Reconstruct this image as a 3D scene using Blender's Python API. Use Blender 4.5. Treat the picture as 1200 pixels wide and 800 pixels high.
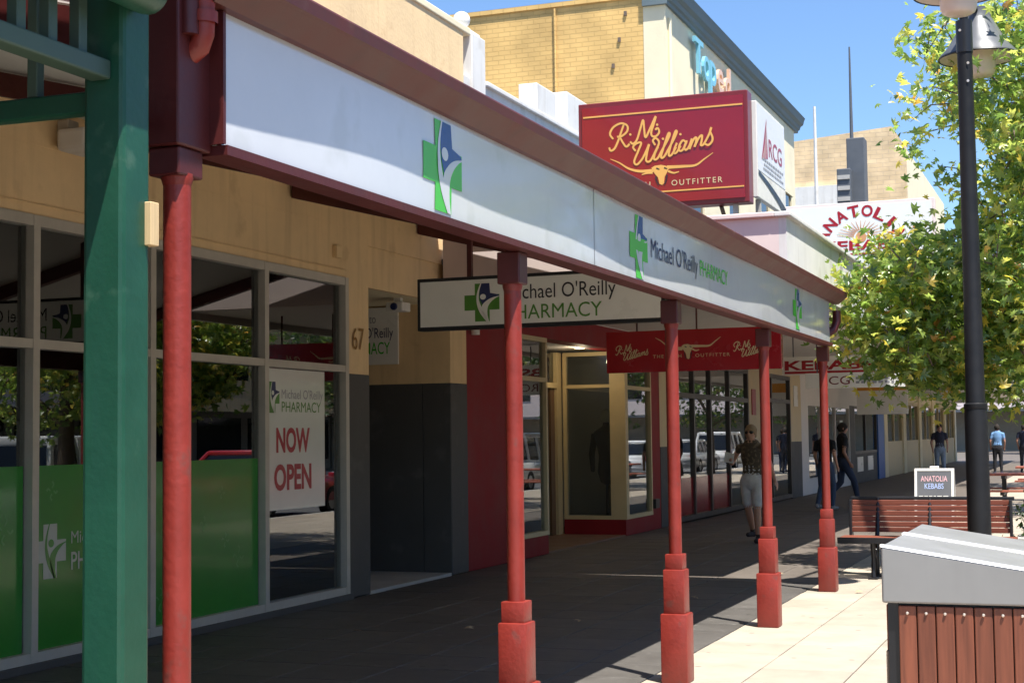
import bpy, bmesh, math, random
from mathutils import Vector, Matrix, Quaternion
random.seed(7)
R = math.radians
scn = bpy.context.scene
COL = scn.collection
for o in list(bpy.data.objects): bpy.data.objects.remove(o)

# ------------------------------------------------------------------ camera
cam = bpy.data.cameras.new('camera'); camo = bpy.data.objects.new('camera', cam); COL.objects.link(camo)
th, pt, rl = R(20.7609), R(3.5463), 0.0125
F = Vector((-math.sin(th)*math.cos(pt), math.cos(th)*math.cos(pt), math.sin(pt)))
RX = Vector((math.cos(th), math.sin(th), 0)); UP = RX.cross(F)
R2 = RX*math.cos(rl) - UP*math.sin(rl); U2 = UP*math.cos(rl) + RX*math.sin(rl)
m3 = Matrix((R2, U2, -F)).transposed()
camo.matrix_world = Matrix.Translation((0, 0, 1.55)) @ m3.to_4x4()
cam.sensor_width = 36; cam.lens = 54; cam.clip_end = 3000; cam.clip_start = 0.05
scn.camera = camo
# ------------------------------------------------------------------ sky, sun, exposure
SUN = Vector((.30, -.26, 1)).normalized()
w = bpy.data.worlds.new('World'); scn.world = w; w.use_nodes = True
nt = w.node_tree; bg = nt.nodes['Background']
sky = nt.nodes.new('ShaderNodeTexSky'); sky.sky_type = 'NISHITA'; sky.sun_disc = False
sky.sun_elevation = math.asin(SUN.z); sky.sun_rotation = math.atan2(SUN.x, SUN.y)
sky.altitude = 200; sky.air_density = 1.0; sky.dust_density = 0.2; sky.ozone_density = 8.0
nt.links.new(sky.outputs[0], bg.inputs[0]); bg.inputs[1].default_value = 0.083
sl = bpy.data.lights.new('sun', 'SUN'); sl.energy = 4.2; sl.angle = R(0.53); sl.color = (1, .955, .88)
so = bpy.data.objects.new('sun', sl); COL.objects.link(so); so.rotation_euler = SUN.to_track_quat('Z', 'Y').to_euler(); so.location = (10, -6, 30)
vs = scn.view_settings; vs.view_transform = 'Standard'; vs.look = 'None'; vs.exposure = 1.34; vs.gamma = 1; vs.use_curve_mapping = False
scn.render.engine = 'CYCLES'
scn.cycles.max_bounces = 10; scn.cycles.diffuse_bounces = 5; scn.cycles.glossy_bounces = 4; scn.cycles.transparent_max_bounces = 16
scn.cycles.caustics_reflective = False; scn.cycles.caustics_refractive = False

# ------------------------------------------------------------------ materials
MATS = {}
def mat(name, col, rough=.6, metal=0, var=.12, scale=3., bump=0., bscale=40., coat=0., spec=.5, orand=0., emit=None, dirt=None, streak=None, gum=None):
    if name in MATS: return MATS[name]
    m = bpy.data.materials.new(name); m.use_nodes = True; MATS[name] = m
    n = m.node_tree.nodes; L = m.node_tree.links; b = n['Principled BSDF']
    b.inputs['Roughness'].default_value = rough; b.inputs['Metallic'].default_value = metal
    b.inputs['Coat Weight'].default_value = coat; b.inputs['Coat Roughness'].default_value = .06
    b.inputs['Specular IOR Level'].default_value = spec
    g = n.new('ShaderNodeNewGeometry')
    c = (*col, 1)
    rgb = n.new('ShaderNodeRGB'); rgb.outputs[0].default_value = c; out = rgb.outputs[0]
    if var:
        t = n.new('ShaderNodeTexNoise'); t.inputs['Scale'].default_value = scale; t.inputs['Detail'].default_value = 7; t.inputs['Roughness'].default_value = .65
        L.new(g.outputs['Position'], t.inputs['Vector'])
        mr = n.new('ShaderNodeMapRange'); mr.inputs[1].default_value = .3; mr.inputs[2].default_value = .7; mr.inputs[3].default_value = 1-var; mr.inputs[4].default_value = 1+var
        L.new(t.outputs[0], mr.inputs[0])
        hs = n.new('ShaderNodeHueSaturation'); L.new(out, hs.inputs['Color']); L.new(mr.outputs[0], hs.inputs['Value']); out = hs.outputs[0]
        mr2 = n.new('ShaderNodeMapRange'); mr2.inputs[1].default_value = .3; mr2.inputs[2].default_value = .7
        mr2.inputs[3].default_value = max(.02, rough*.85); mr2.inputs[4].default_value = min(1, rough*1.15)
        L.new(t.outputs[0], mr2.inputs[0]); L.new(mr2.outputs[0], b.inputs['Roughness'])
    if orand:
        oi = n.new('ShaderNodeObjectInfo'); mr = n.new('ShaderNodeMapRange'); mr.inputs[3].default_value = 1-orand; mr.inputs[4].default_value = 1+orand
        L.new(oi.outputs['Random'], mr.inputs[0])
        hs = n.new('ShaderNodeHueSaturation'); L.new(out, hs.inputs['Color']); L.new(mr.outputs[0], hs.inputs['Value']); out = hs.outputs[0]
    if dirt:   # (colour, scale, threshold, strength): spots and stains of the surface's own
        t = n.new('ShaderNodeTexNoise'); t.inputs['Scale'].default_value = dirt[1]; t.inputs['Detail'].default_value = 5
        L.new(g.outputs['Position'], t.inputs['Vector'])
        mr = n.new('ShaderNodeMapRange'); mr.inputs[1].default_value = dirt[2]; mr.inputs[2].default_value = dirt[2]+.08; mr.inputs[4].default_value = dirt[3]
        L.new(t.outputs[0], mr.inputs[0])
        mx = n.new('ShaderNodeMix'); mx.data_type = 'RGBA'; L.new(mr.outputs[0], mx.inputs[0]); L.new(out, mx.inputs[6]); mx.inputs[7].default_value = (*dirt[0], 1); out = mx.outputs[2]
    if streak:   # (colour, strength): old rain runs
        mp = n.new('ShaderNodeMapping'); mp.inputs['Scale'].default_value = (9, 9, .7); L.new(g.outputs['Position'], mp.inputs[0])
        t = n.new('ShaderNodeTexNoise'); t.inputs['Scale'].default_value = 1; t.inputs['Detail'].default_value = 5; L.new(mp.outputs[0], t.inputs['Vector'])
        mr = n.new('ShaderNodeMapRange'); mr.inputs[1].default_value = .52; mr.inputs[2].default_value = .75; mr.inputs[4].default_value = streak[1]; L.new(t.outputs[0], mr.inputs[0])
        mx = n.new('ShaderNodeMix'); mx.data_type = 'RGBA'; L.new(mr.outputs[0], mx.inputs[0]); L.new(out, mx.inputs[6]); mx.inputs[7].default_value = (*streak[0], 1); out = mx.outputs[2]
    if gum:      # (colour, scale, radius, strength): small trodden spots
        vt = n.new('ShaderNodeTexVoronoi'); vt.inputs['Scale'].default_value = gum[1]; L.new(g.outputs['Position'], vt.inputs['Vector'])
        mr = n.new('ShaderNodeMapRange'); mr.inputs[1].default_value = gum[2]; mr.inputs[2].default_value = gum[2]*.7; mr.inputs[4].default_value = gum[3]; L.new(vt.outputs['Distance'], mr.inputs[0])
        mx = n.new('ShaderNodeMix'); mx.data_type = 'RGBA'; L.new(mr.outputs[0], mx.inputs[0]); L.new(out, mx.inputs[6]); mx.inputs[7].default_value = (*gum[0], 1); out = mx.outputs[2]
    L.new(out, b.inputs['Base Color'])
    if bump:
        t = n.new('ShaderNodeTexNoise'); t.inputs['Scale'].default_value = bscale; t.inputs['Detail'].default_value = 6
        L.new(g.outputs['Position'], t.inputs['Vector'])
        bp = n.new('ShaderNodeBump'); bp.inputs['Strength'].default_value = bump; bp.inputs['Distance'].default_value = .01
        L.new(t.outputs[0], bp.inputs['Height']); L.new(bp.outputs[0], b.inputs['Normal'])
    if emit:
        b.inputs['Emission Color'].default_value = (*emit[:3], 1); b.inputs['Emission Strength'].default_value = emit[3]
    return m
def glass(name, tint=(.8, .85, .83), base=.02, gain=1.0, haze=0., hazecol=(.5, .5, .5)):
    m = bpy.data.materials.new(name); m.use_nodes = True; MATS[name] = m
    n = m.node_tree.nodes; L = m.node_tree.links; n.remove(n['Principled BSDF']); out = n['Material Output']
    fr = n.new('ShaderNodeFresnel'); fr.inputs[0].default_value = 1.52
    ma = n.new('ShaderNodeMath'); ma.operation = 'MULTIPLY_ADD'; ma.use_clamp = True; ma.inputs[1].default_value = gain; ma.inputs[2].default_value = base
    L.new(fr.outputs[0], ma.inputs[0])
    tr = n.new('ShaderNodeBsdfTransparent'); tr.inputs[0].default_value = (*tint, 1)
    gl = n.new('ShaderNodeBsdfGlossy'); gl.inputs['Roughness'].default_value = .0; gl.inputs[0].default_value = (.95, .97, .97, 1)
    s = tr
    if haze:
        df = n.new('ShaderNodeBsdfDiffuse'); df.inputs[0].default_value = (*hazecol, 1)
        mh = n.new('ShaderNodeMixShader'); mh.inputs[0].default_value = haze; L.new(tr.outputs[0], mh.inputs[1]); L.new(df.outputs[0], mh.inputs[2]); s = mh
    mx = n.new('ShaderNodeMixShader'); L.new(ma.outputs[0], mx.inputs[0]); L.new(s.outputs[0], mx.inputs[1]); L.new(gl.outputs[0], mx.inputs[2])
    L.new(mx.outputs[0], out.inputs[0]); return m
def brick_mat(name, c1, c2, mortar, axis, bw=.23, bh=.085):
    m = bpy.data.materials.new(name); m.use_nodes = True; MATS[name] = m
    n = m.node_tree.nodes; L = m.node_tree.links; b = n['Principled BSDF']; b.inputs['Roughness'].default_value = .85
    g = n.new('ShaderNodeNewGeometry'); sp = n.new('ShaderNodeSeparateXYZ'); L.new(g.outputs['Position'], sp.inputs[0])
    cb = n.new('ShaderNodeCombineXYZ'); L.new(sp.outputs[axis], cb.inputs[0]); L.new(sp.outputs[2], cb.inputs[1])
    nz = n.new('ShaderNodeTexNoise'); nz.inputs['Scale'].default_value = 1.3; L.new(g.outputs['Position'], nz.inputs['Vector'])
    br = n.new('ShaderNodeTexBrick'); L.new(cb.outputs[0], br.inputs['Vector'])
    br.inputs['Color1'].default_value = (*c1, 1); br.inputs['Color2'].default_value = (*c2, 1); br.inputs['Mortar'].default_value = (*mortar, 1)
    br.inputs['Scale'].default_value = 1; br.inputs['Mortar Size'].default_value = .009; br.inputs['Brick Width'].default_value = bw; br.inputs['Row Height'].default_value = bh
    mr = n.new('ShaderNodeMapRange'); mr.inputs[1].default_value = .3; mr.inputs[2].default_value = .7; mr.inputs[3].default_value = .78; mr.inputs[4].default_value = 1.15; L.new(nz.outputs[0], mr.inputs[0])
    hs = n.new('ShaderNodeHueSaturation'); L.new(br.outputs[0], hs.inputs['Color']); L.new(mr.outputs[0], hs.inputs['Value']); L.new(hs.outputs[0], b.inputs['Base Color'])
    bp = n.new('ShaderNodeBump'); bp.inputs['Strength'].default_value = .8; bp.inputs['Distance'].default_value = .012; bp.invert = True
    L.new(br.outputs['Fac'], bp.inputs['Height']); L.new(bp.outputs[0], b.inputs['Normal']); return m
def wood(name, col, axis, orand=.18, rough=.55):
    m = bpy.data.materials.new(name); m.use_nodes = True; MATS[name] = m
    n = m.node_tree.nodes; L = m.node_tree.links; b = n['Principled BSDF']; b.inputs['Roughness'].default_value = rough
    g = n.new('ShaderNodeNewGeometry'); mp = n.new('ShaderNodeMapping'); L.new(g.outputs['Position'], mp.inputs[0])
    s = [60, 60, 60]; s[axis] = 3; mp.inputs['Scale'].default_value = s
    oi = n.new('ShaderNodeObjectInfo'); 
    vm = n.new('ShaderNodeVectorMath'); vm.operation = 'ADD'; L.new(mp.outputs[0], vm.inputs[0])
    ml = n.new('ShaderNodeMath'); ml.operation = 'MULTIPLY'; ml.inputs[1].default_value = 37; L.new(oi.outputs['Random'], ml.inputs[0]); L.new(ml.outputs[0], vm.inputs[1])
    t = n.new('ShaderNodeTexNoise'); t.inputs['Scale'].default_value = 1; t.inputs['Detail'].default_value = 6; L.new(vm.outputs[0], t.inputs['Vector'])
    r = n.new('ShaderNodeMapRange'); r.inputs[1].default_value = .25; r.inputs[2].default_value = .75; r.inputs[3].default_value = .65; r.inputs[4].default_value = 1.25; L.new(t.outputs[0], r.inputs[0])
    r2 = n.new('ShaderNodeMapRange'); r2.inputs[3].default_value = 1-orand; r2.inputs[4].default_value = 1+orand; L.new(oi.outputs['Random'], r2.inputs[0])
    mm = n.new('ShaderNodeMath'); mm.operation = 'MULTIPLY'; L.new(r.outputs[0], mm.inputs[0]); L.new(r2.outputs[0], mm.inputs[1])
    hs = n.new('ShaderNodeHueSaturation'); hs.inputs['Color'].default_value = (*col, 1); L.new(mm.outputs[0], hs.inputs['Value']); L.new(hs.outputs[0], b.inputs['Base Color'])
    bp = n.new('ShaderNodeBump'); bp.inputs['Strength'].default_value = .25; bp.inputs['Distance'].default_value = .002; L.new(t.outputs[0], bp.inputs['Height']); L.new(bp.outputs[0], b.inputs['Normal'])
    return m
def leaf_mat(name, stops):
    m = bpy.data.materials.new(name); m.use_nodes = True; MATS[name] = m
    n = m.node_tree.nodes; L = m.node_tree.links; n.remove(n['Principled BSDF']); out = n['Material Output']
    g = n.new('ShaderNodeNewGeometry'); cr = n.new('ShaderNodeValToRGB'); L.new(g.outputs['Random Per Island'], cr.inputs[0])
    el = cr.color_ramp.elements
    while len(el) < len(stops): el.new(.5)
    for e, (p, c) in zip(el, stops): e.position = p; e.color = (*c, 1)
    d = n.new('ShaderNodeBsdfDiffuse'); t = n.new('ShaderNodeBsdfTranslucent'); gl = n.new('ShaderNodeBsdfGlossy'); gl.inputs['Roughness'].default_value = .35
    hs = n.new('ShaderNodeHueSaturation'); hs.inputs['Value'].default_value = 1.7; hs.inputs['Hue'].default_value = .49; L.new(cr.outputs[0], hs.inputs['Color'])
    L.new(cr.outputs[0], d.inputs[0]); L.new(hs.outputs[0], t.inputs[0])
    m1 = n.new('ShaderNodeMixShader'); m1.inputs[0].default_value = .6; L.new(d.outputs[0], m1.inputs[1]); L.new(t.outputs[0], m1.inputs[2])
    m2 = n.new('ShaderNodeMixShader'); m2.inputs[0].default_value = .07; L.new(m1.outputs[0], m2.inputs[1]); L.new(gl.outputs[0], m2.inputs[2]); L.new(m2.outputs[0], out.inputs[0]); return m

M_red = mat('red_post_paint', (.235, .025, .016), .45, var=.16, scale=7, bump=.2, bscale=45, dirt=((.16, .045, .035), 11, .62, .75), streak=((.2, .05, .04), .5))
M_maroon = mat('maroon_trim_paint', (.08, .013, .012), .45, var=.15, scale=4, bump=.1)
M_gutter = mat('gutter_paint', (.092, .02, .016), .5, var=.18, scale=3, dirt=((.14, .09, .07), 5, .62, .4), streak=((.05, .02, .018), .5))
M_fascia = mat('white_sign_panel', (.61, .62, .635), .16, var=.05, scale=1.5, coat=.5, dirt=((.52, .53, .52), 3, .58, .6))
M_tan = mat('tan_render', (.8, .59, .33), .8, var=.09, scale=1.2, bump=.25, bscale=25, dirt=((.62, .42, .22), 2.5, .62, .5), streak=((.5, .34, .18), .35))
M_cream = mat('cream_paint', (.82, .72, .5), .8, var=.07, scale=1.2, bump=.2, bscale=25)
M_creamtrim = mat('cream_joinery', (.6, .48, .27), .5, var=.08)
M_white = mat('white_paint', (.72, .71, .68), .7, var=.06, scale=2, dirt=((.55, .52, .47), 2.2, .6, .45), streak=((.45, .42, .37), .4))
M_soffit = mat('white_soffit', (.75, .72, .68), .7, var=.04)
M_pink = mat('pinkish_render', (.74, .62, .58), .8, var=.05)
M_grey = mat('charcoal_render', (.07, .068, .066), .65, var=.12, bump=.2, dirt=((.12, .117, .113), 3, .6, .5))
M_darkdoor = mat('dark_door_paint', (.022, .023, .026), .5, var=.1)
M_rmwall = mat('crimson_wall_paint', (.25, .011, .015), .6, spec=.25, var=.12, scale=2, bump=.15)
M_alu = mat('aluminium_frame', (.5, .47, .41), .45, metal=.1, var=.08, scale=6)
M_green = mat('green_post_paint', (.0105, .068, .039), .38, var=.14, scale=5, bump=.1, dirt=((.06, .13, .085), 6, .63, .7), streak=((.012, .06, .045), .6))
M_greengrey = mat('faded_green_paint', (.055, .095, .07), .5, var=.12)
M_vinyl = mat('green_window_vinyl', (.025, .22, .025), .22, var=.08, scale=2, coat=.22, spec=.4)
M_vinylmark = mat('pale_vinyl_mark', (.075, .3, .08), .2, var=.05)
M_poster = mat('poster_paper', (.74, .77, .72), .12, var=.03, coat=.4)
M_lgreen = mat('logo_green', (.07, .5, .06), .25, var=.03)
M_lgreen2 = mat('logo_dark_green', (.08, .24, .03), .4, var=.03)
M_lblue = mat('logo_blue', (.012, .06, .26), .25, var=.03)
M_navy = mat('navy_print', (.02, .03, .11), .4, var=.03)
M_ink = mat('black_print', (.015, .015, .02), .4, var=.03)
M_greyink = mat('grey_print', (.3, .3, .33), .5, var=.03)
M_pred = mat('red_print', (.36, .008, .018), .35, var=.03)
M_signred = mat('sign_red_face', (.25, .0045, .011), .2, var=.06, coat=.3)
M_signrim = mat('sign_red_rim', (.17, .015, .02), .35, var=.05)
M_gold = mat('gold_print', (.75, .4, .1), .4, var=.05)
M_paleg = mat('pale_gold_print', (.7, .55, .3), .4, var=.05)
M_signwhite = mat('sign_white_face', (.8, .8, .76), .3, var=.03)
M_black = mat('black_metal', (.012, .012, .014), .38, var=.1, bump=.05)
M_lampblack = mat('lamp_post_paint', (.011, .011, .012), .5, spec=.3, var=.15, scale=5)
M_lampgrey = mat('lamp_shade_paint', (.1, .105, .115), .35, var=.1)
M_lampin = mat('lamp_shade_inside', (.75, .68, .62), .5, var=.05)
M_lampglass = mat('lamp_diffuser', (.72, .62, .54), .3, var=.05)
M_steel = mat('brushed_steel_hood', (.31, .305, .295), .4, metal=.3, var=.04, scale=4, streak=((.25, .245, .235), .4))
M_steelrib_glint = mat('steel_rib_and_glint', (.62, .63, .64), .4, metal=.2, var=.05)
M_rivet = mat('rivet_head', (.8, .7, .6), .3, metal=.6, var=0)
M_interior = mat('shop_interior_wall', (.34, .3, .25), .8, var=.1)
M_intfloor = mat('shop_interior_floor', (.1, .08, .06), .5, var=.2)
M_intdark = mat('shop_interior_ceiling', (.5, .49, .46), .8, var=.05)
M_asphalt = mat('asphalt', (.1, .098, .096), .85, var=.2, scale=2, bump=.5, bscale=90)
M_bed = mat('mortar_bed', (.1, .088, .075), .9, var=.15)
M_paveD = mat('charcoal_paver', (.085, .078, .07), .62, var=.14, scale=3.5, bump=.18, bscale=120, orand=.1, dirt=((.15, .14, .13), 7, .62, .7), gum=((.035, .033, .03), 3.3, .1, .8))
M_paveC = mat('cream_paver', (.375, .318, .25), .75, var=.12, scale=2.5, bump=.15, bscale=120, orand=.08, dirt=((.36, .3, .24), 5, .62, .6), gum=((.2, .17, .14), 3.1, .085, .8))
M_paveB = mat('brown_paver', (.12, .1, .083), .65, var=.12, scale=2.5, bump=.15, bscale=120, orand=.08, dirt=((.12, .1, .09), 6, .66, .5))
M_strip = mat('pale_joint_strip', (.5, .46, .4), .6, var=.1)
M_kerb = mat('concrete_kerb', (.42, .4, .37), .8, var=.12, bump=.3)
M_line = mat('road_line_paint', (.75, .75, .72), .7, var=.1)
M_brickY = brick_mat('painted_yellow_brick', (.74, .48, .175), (.69, .445, .16), (.63, .405, .145), 0)
M_brickF = brick_mat('sandy_brick', (.8, .6, .36), (.72, .53, .31), (.66, .5, .33), 0, .46, .17)
M_cornice = mat('slate_cornice', (.13, .17, .185), .6, var=.12)
M_iron = mat('grey_iron', (.09, .1, .115), .6, var=.1)
M_pane = glass('shop_window_glass', (.7, .74, .72), .06, 1.25)
M_pane2 = glass('clear_shop_glass', (.82, .85, .82), .055, 1.15, .05, (.5, .52, .5))
M_carglass = mat('car_window', (.01, .011, .012), .05, var=0)
M_tyre = mat('tyre_rubber', (.015, .015, .015), .8, var=.1)
M_rim = mat('alloy_rim', (.5, .5, .5), .3, metal=.8, var=0)
M_bark = mat('grey_bark', (.16, .12, .09), .9, var=.25, scale=8, bump=.6, bscale=30)
M_binwood = wood('red_oiled_slat', (.2, .06, .03), 2, .16)
M_benchwood = wood('bench_timber', (.2, .055, .03), 0, .12)
M_tabwood = wood('table_timber', (.33, .1, .06), 0, .12)
M_rawwood = wood('raw_pine', (.62, .45, .24), 2, .05)
M_leaf = leaf_mat('liquidambar_leaf', [(0, (.08, .16, .03)), (.32, (.18, .29, .055)), (.66, (.31, .42, .085)), (.86, (.48, .51, .1)), (.975, (.66, .54, .07)), (1, (.5, .22, .06))])
M_leafd = leaf_mat('dark_tree_leaf', [(0, (.04, .09, .018)), (.6, (.09, .16, .03)), (.95, (.17, .24, .05)), (1, (.4, .35, .05))])
M_hedge = leaf_mat('hedge_leaf', [(0, (.02, .05, .012)), (1, (.06, .11, .025))])

# ------------------------------------------------------------------ mesh builder
class MB:
    def __init__(s): s.v = []; s.f = []; s.mi = []
    def add(s, vs_, fs, mi=0):
        k = len(s.v); s.v += [Vector(p) for p in vs_]; s.f += [tuple(i+k for i in f) for f in fs]; s.mi += [mi]*len(fs); return s
    def box(s, x0, x1, y0, y1, z0, z1, mi=0):
        if x0 > x1: x0, x1 = x1, x0
        if y0 > y1: y0, y1 = y1, y0
        return s.add([(x0,y0,z0),(x1,y0,z0),(x1,y1,z0),(x0,y1,z0),(x0,y0,z1),(x1,y0,z1),(x1,y1,z1),(x0,y1,z1)],
                     [(0,3,2,1),(4,5,6,7),(0,1,5,4),(1,2,6,5),(2,3,7,6),(3,0,4,7)], mi)
    def bbox(s, x0, x1, y0, y1, z0, z1, bev=.008, seg=2, mi=0):
        bm = bmesh.new(); bmesh.ops.create_cube(bm, size=1)
        for v in bm.verts: v.co = Vector((x0+(v.co.x+.5)*(x1-x0), y0+(v.co.y+.5)*(y1-y0), z0+(v.co.z+.5)*(z1-z0)))
        bmesh.ops.bevel(bm, geom=bm.edges[:], offset=bev, segments=seg, affect='EDGES', profile=.5)
        bm.verts.index_update(); s.add([v.co.copy() for v in bm.verts], [[v.index for v in f.verts] for f in bm.faces], mi); bm.free(); return s
    def tube(s, pts, rad, n=12, cap=True, mi=0):
        pts = [Vector(p) for p in pts]; rad = rad if hasattr(rad, '__len__') else [rad]*len(pts)
        vs_, fs = [], []; prev = None
        for i, p in enumerate(pts):
            d = (pts[min(i+1, len(pts)-1)] - pts[max(i-1, 0)]); d = d.normalized() if d.length > 1e-9 else Vector((0, 0, 1))
            if prev is None: a = d.orthogonal().normalized()
            else: a = (prev - d*prev.dot(d)).normalized()
            prev = a; b = d.cross(a)
            for k in range(n):
                t = 2*math.pi*k/n; vs_.append(p + (a*math.cos(t) + b*math.sin(t))*rad[i])
        for i in range(len(pts)-1):
            for k in range(n): fs.append((i*n+k, i*n+(k+1) % n, (i+1)*n+(k+1) % n, (i+1)*n+k))
        if cap: fs.append(tuple(range(n-1, -1, -1))); fs.append(tuple((len(pts)-1)*n+k for k in range(n)))
        return s.add(vs_, fs, mi)
    def lathe(s, prof, c, n=24, axis='Z', mi=0, ang=2*math.pi):
        vs_, fs = [], []; full = ang > 6.28; m = n if full else n+1
        for r, h in prof:
            for k in range(m):
                t = ang*k/n; a, b = r*math.cos(t), r*math.sin(t)
                vs_.append({'Z': (c[0]+a, c[1]+b, c[2]+h), 'Y': (c[0]+a, c[1]+h, c[2]+b), 'X': (c[0]+h, c[1]+a, c[2]+b)}[axis])
        for i in range(len(prof)-1):
            for k in range(n): fs.append((i*m+k, i*m+(k+1) % m, (i+1)*m+(k+1) % m, (i+1)*m+k))
        return s.add(vs_, fs, mi)
    def prism(s, poly, fn, d0, d1, mi=0):      # poly in 2D, fn(u,v,d)->xyz
        n = len(poly); vs_ = [fn(u, v, d0) for u, v in poly] + [fn(u, v, d1) for u, v in poly]
        fs = [tuple(range(n-1, -1, -1)), tuple(range(n, 2*n))] + [(i, (i+1) % n, n+(i+1) % n, n+i) for i in range(n)]
        return s.add(vs_, fs, mi)
    def poly(s, pts, mi=0): return s.add(pts, [tuple(range(len(pts)))], mi)
    def sphere(s, c, r, n=16, m=10, mi=0):
        r = r if hasattr(r, '__len__') else (r, r, r)
        vs_, fs = [], []
        for i in range(m+1):
            p = math.pi*i/m
            for k in range(n):
                t = 2*math.pi*k/n; vs_.append((c[0]+r[0]*math.sin(p)*math.cos(t), c[1]+r[1]*math.sin(p)*math.sin(t), c[2]+r[2]*math.cos(p)))
        for i in range(m):
            for k in range(n): fs.append((i*n+k, (i+1)*n+k, (i+1)*n+(k+1) % n, i*n+(k+1) % n))
        return s.add(vs_, fs, mi)
    def build(s, name, m, parent=None, smooth=False, fixn=True):
        off = parent_loc(parent)
        me = bpy.data.meshes.new(name); me.from_pydata([v-off for v in s.v], [], s.f)
        ms = m if isinstance(m, (list, tuple)) else [m]
        for x in ms: me.materials.append(x)
        if len(ms) > 1: me.polygons.foreach_set('material_index', s.mi)
        if fixn:
            bm = bmesh.new(); bm.from_mesh(me); bmesh.ops.recalc_face_normals(bm, faces=bm.faces[:]); bm.to_mesh(me); bm.free()
        if smooth:
            me.polygons.foreach_set('use_smooth', [True]*len(me.polygons))
            try: me.set_sharp_from_angle(angle=R(40))
            except Exception: pass
        o = bpy.data.objects.new(name, me); COL.objects.link(o)
        if parent: o.parent = parent
        return o
WLOC = {}
def parent_loc(p):
    v = Vector((0, 0, 0))
    while p is not None: v = v + p.location; p = p.parent
    return v
def tag(o, label, cat, group=None, kind=None):
    if label: o['label'] = label
    if cat: o['category'] = cat
    if group: o['group'] = group
    if kind: o['kind'] = kind
    return o
def thing(name, loc, label, cat, group=None):
    o = bpy.data.objects.new(name, None); COL.objects.link(o); o.location = loc; o.empty_display_size = .2
    return tag(o, label, cat, group)
def copy_tree(o, parent=None):
    c = o.copy(); COL.objects.link(c); c.parent = parent
    for ch in list(o.children): copy_tree(ch, c)
    return c
def struct(o): o['kind'] = 'structure'; return o

# frames for flat work: point(u, v, d)
def FACADE(X): return lambda u, v, d=0: Vector((X+d, u, v))          # faces the street (+X); u = Y, v = Z
def CROSS(Y): return lambda u, v, d=0: Vector((u, Y-d, v))           # faces back down the street (-Y); u = X, v = Z
DG = None
def text_mesh(s, bold=0., space=1.):
    cu = bpy.data.curves.new('t', 'FONT'); cu.body = s; cu.offset = bold; cu.space_character = space; cu.resolution_u = 4
    o = bpy.data.objects.new('t', cu); COL.objects.link(o); dg = bpy.context.evaluated_depsgraph_get(); dg.update()
    me = bpy.data.meshes.new_from_object(o.evaluated_get(dg)); V = [(v.co.x, v.co.y) for v in me.vertices]; Fs = [tuple(p.vertices) for p in me.polygons]
    bpy.data.objects.remove(o); bpy.data.curves.remove(cu); bpy.data.meshes.remove(me)
    return V, Fs
def lettering(s, fn, u0, u1, v0, v1, m, parent, d=.004, bold=0., space=1., name='lettering', shear=0):
    V, Fs = text_mesh(s, bold, space); xs = [p[0] for p in V]; ys = [p[1] for p in V]
    a, b, c, e = min(xs), max(xs), min(ys), max(ys); k = (v1-v0)/(e-c)
    mb = MB(); mb.add([fn(u0+(x-a)/(b-a)*(u1-u0) + shear*(y-c)*k, v0+(y-c)*k, d) for x, y in V], Fs)
    return mb.build(name, m, parent, fixn=False)
def catmull(P, n=6):
    out = []; P = [Vector((p[0], p[1])) for p in P]; P = [P[0]*2-P[1]] + P + [P[-1]*2-P[-2]]
    for i in range(1, len(P)-2):
        a, b, c, d = P[i-1], P[i], P[i+1], P[i+2]
        for k in range(n):
            t = k/n; out.append(.5*((2*b)+(-a+c)*t+(2*a-5*b+4*c-d)*t*t+(-a+3*b-3*c+d)*t**3))
    return out + [P[-2]]
def ribbon(mb, P, fn, w0, w1=None, d=.004, n=6, curve=True):
    Q = catmull(P, n) if curve else [Vector(p) for p in P]; w1 = w0 if w1 is None else w1; L_, R_ = [], []
    for i, q in enumerate(Q):
        t = (Q[min(i+1, len(Q)-1)]-Q[max(i-1, 0)]); t = t.normalized() if t.length > 1e-9 else Vector((1, 0)); nn = Vector((-t.y, t.x))
        w = (w0+(w1-w0)*i/(len(Q)-1))/2; dd = d+i*.00004; L_.append(fn(*(q+nn*w), dd)); R_.append(fn(*(q-nn*w), dd))
    k = len(Q); mb.add(L_+R_, [(i, i+1, k+i+1, k+i) for i in range(k-1)])
def disc(mb, fn, u, v, r, d=.004, n=20, ry=None):
    ry = ry or r; mb.poly([fn(u+r*math.cos(2*math.pi*i/n), v+ry*math.sin(2*math.pi*i/n), d) for i in range(n)])
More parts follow.
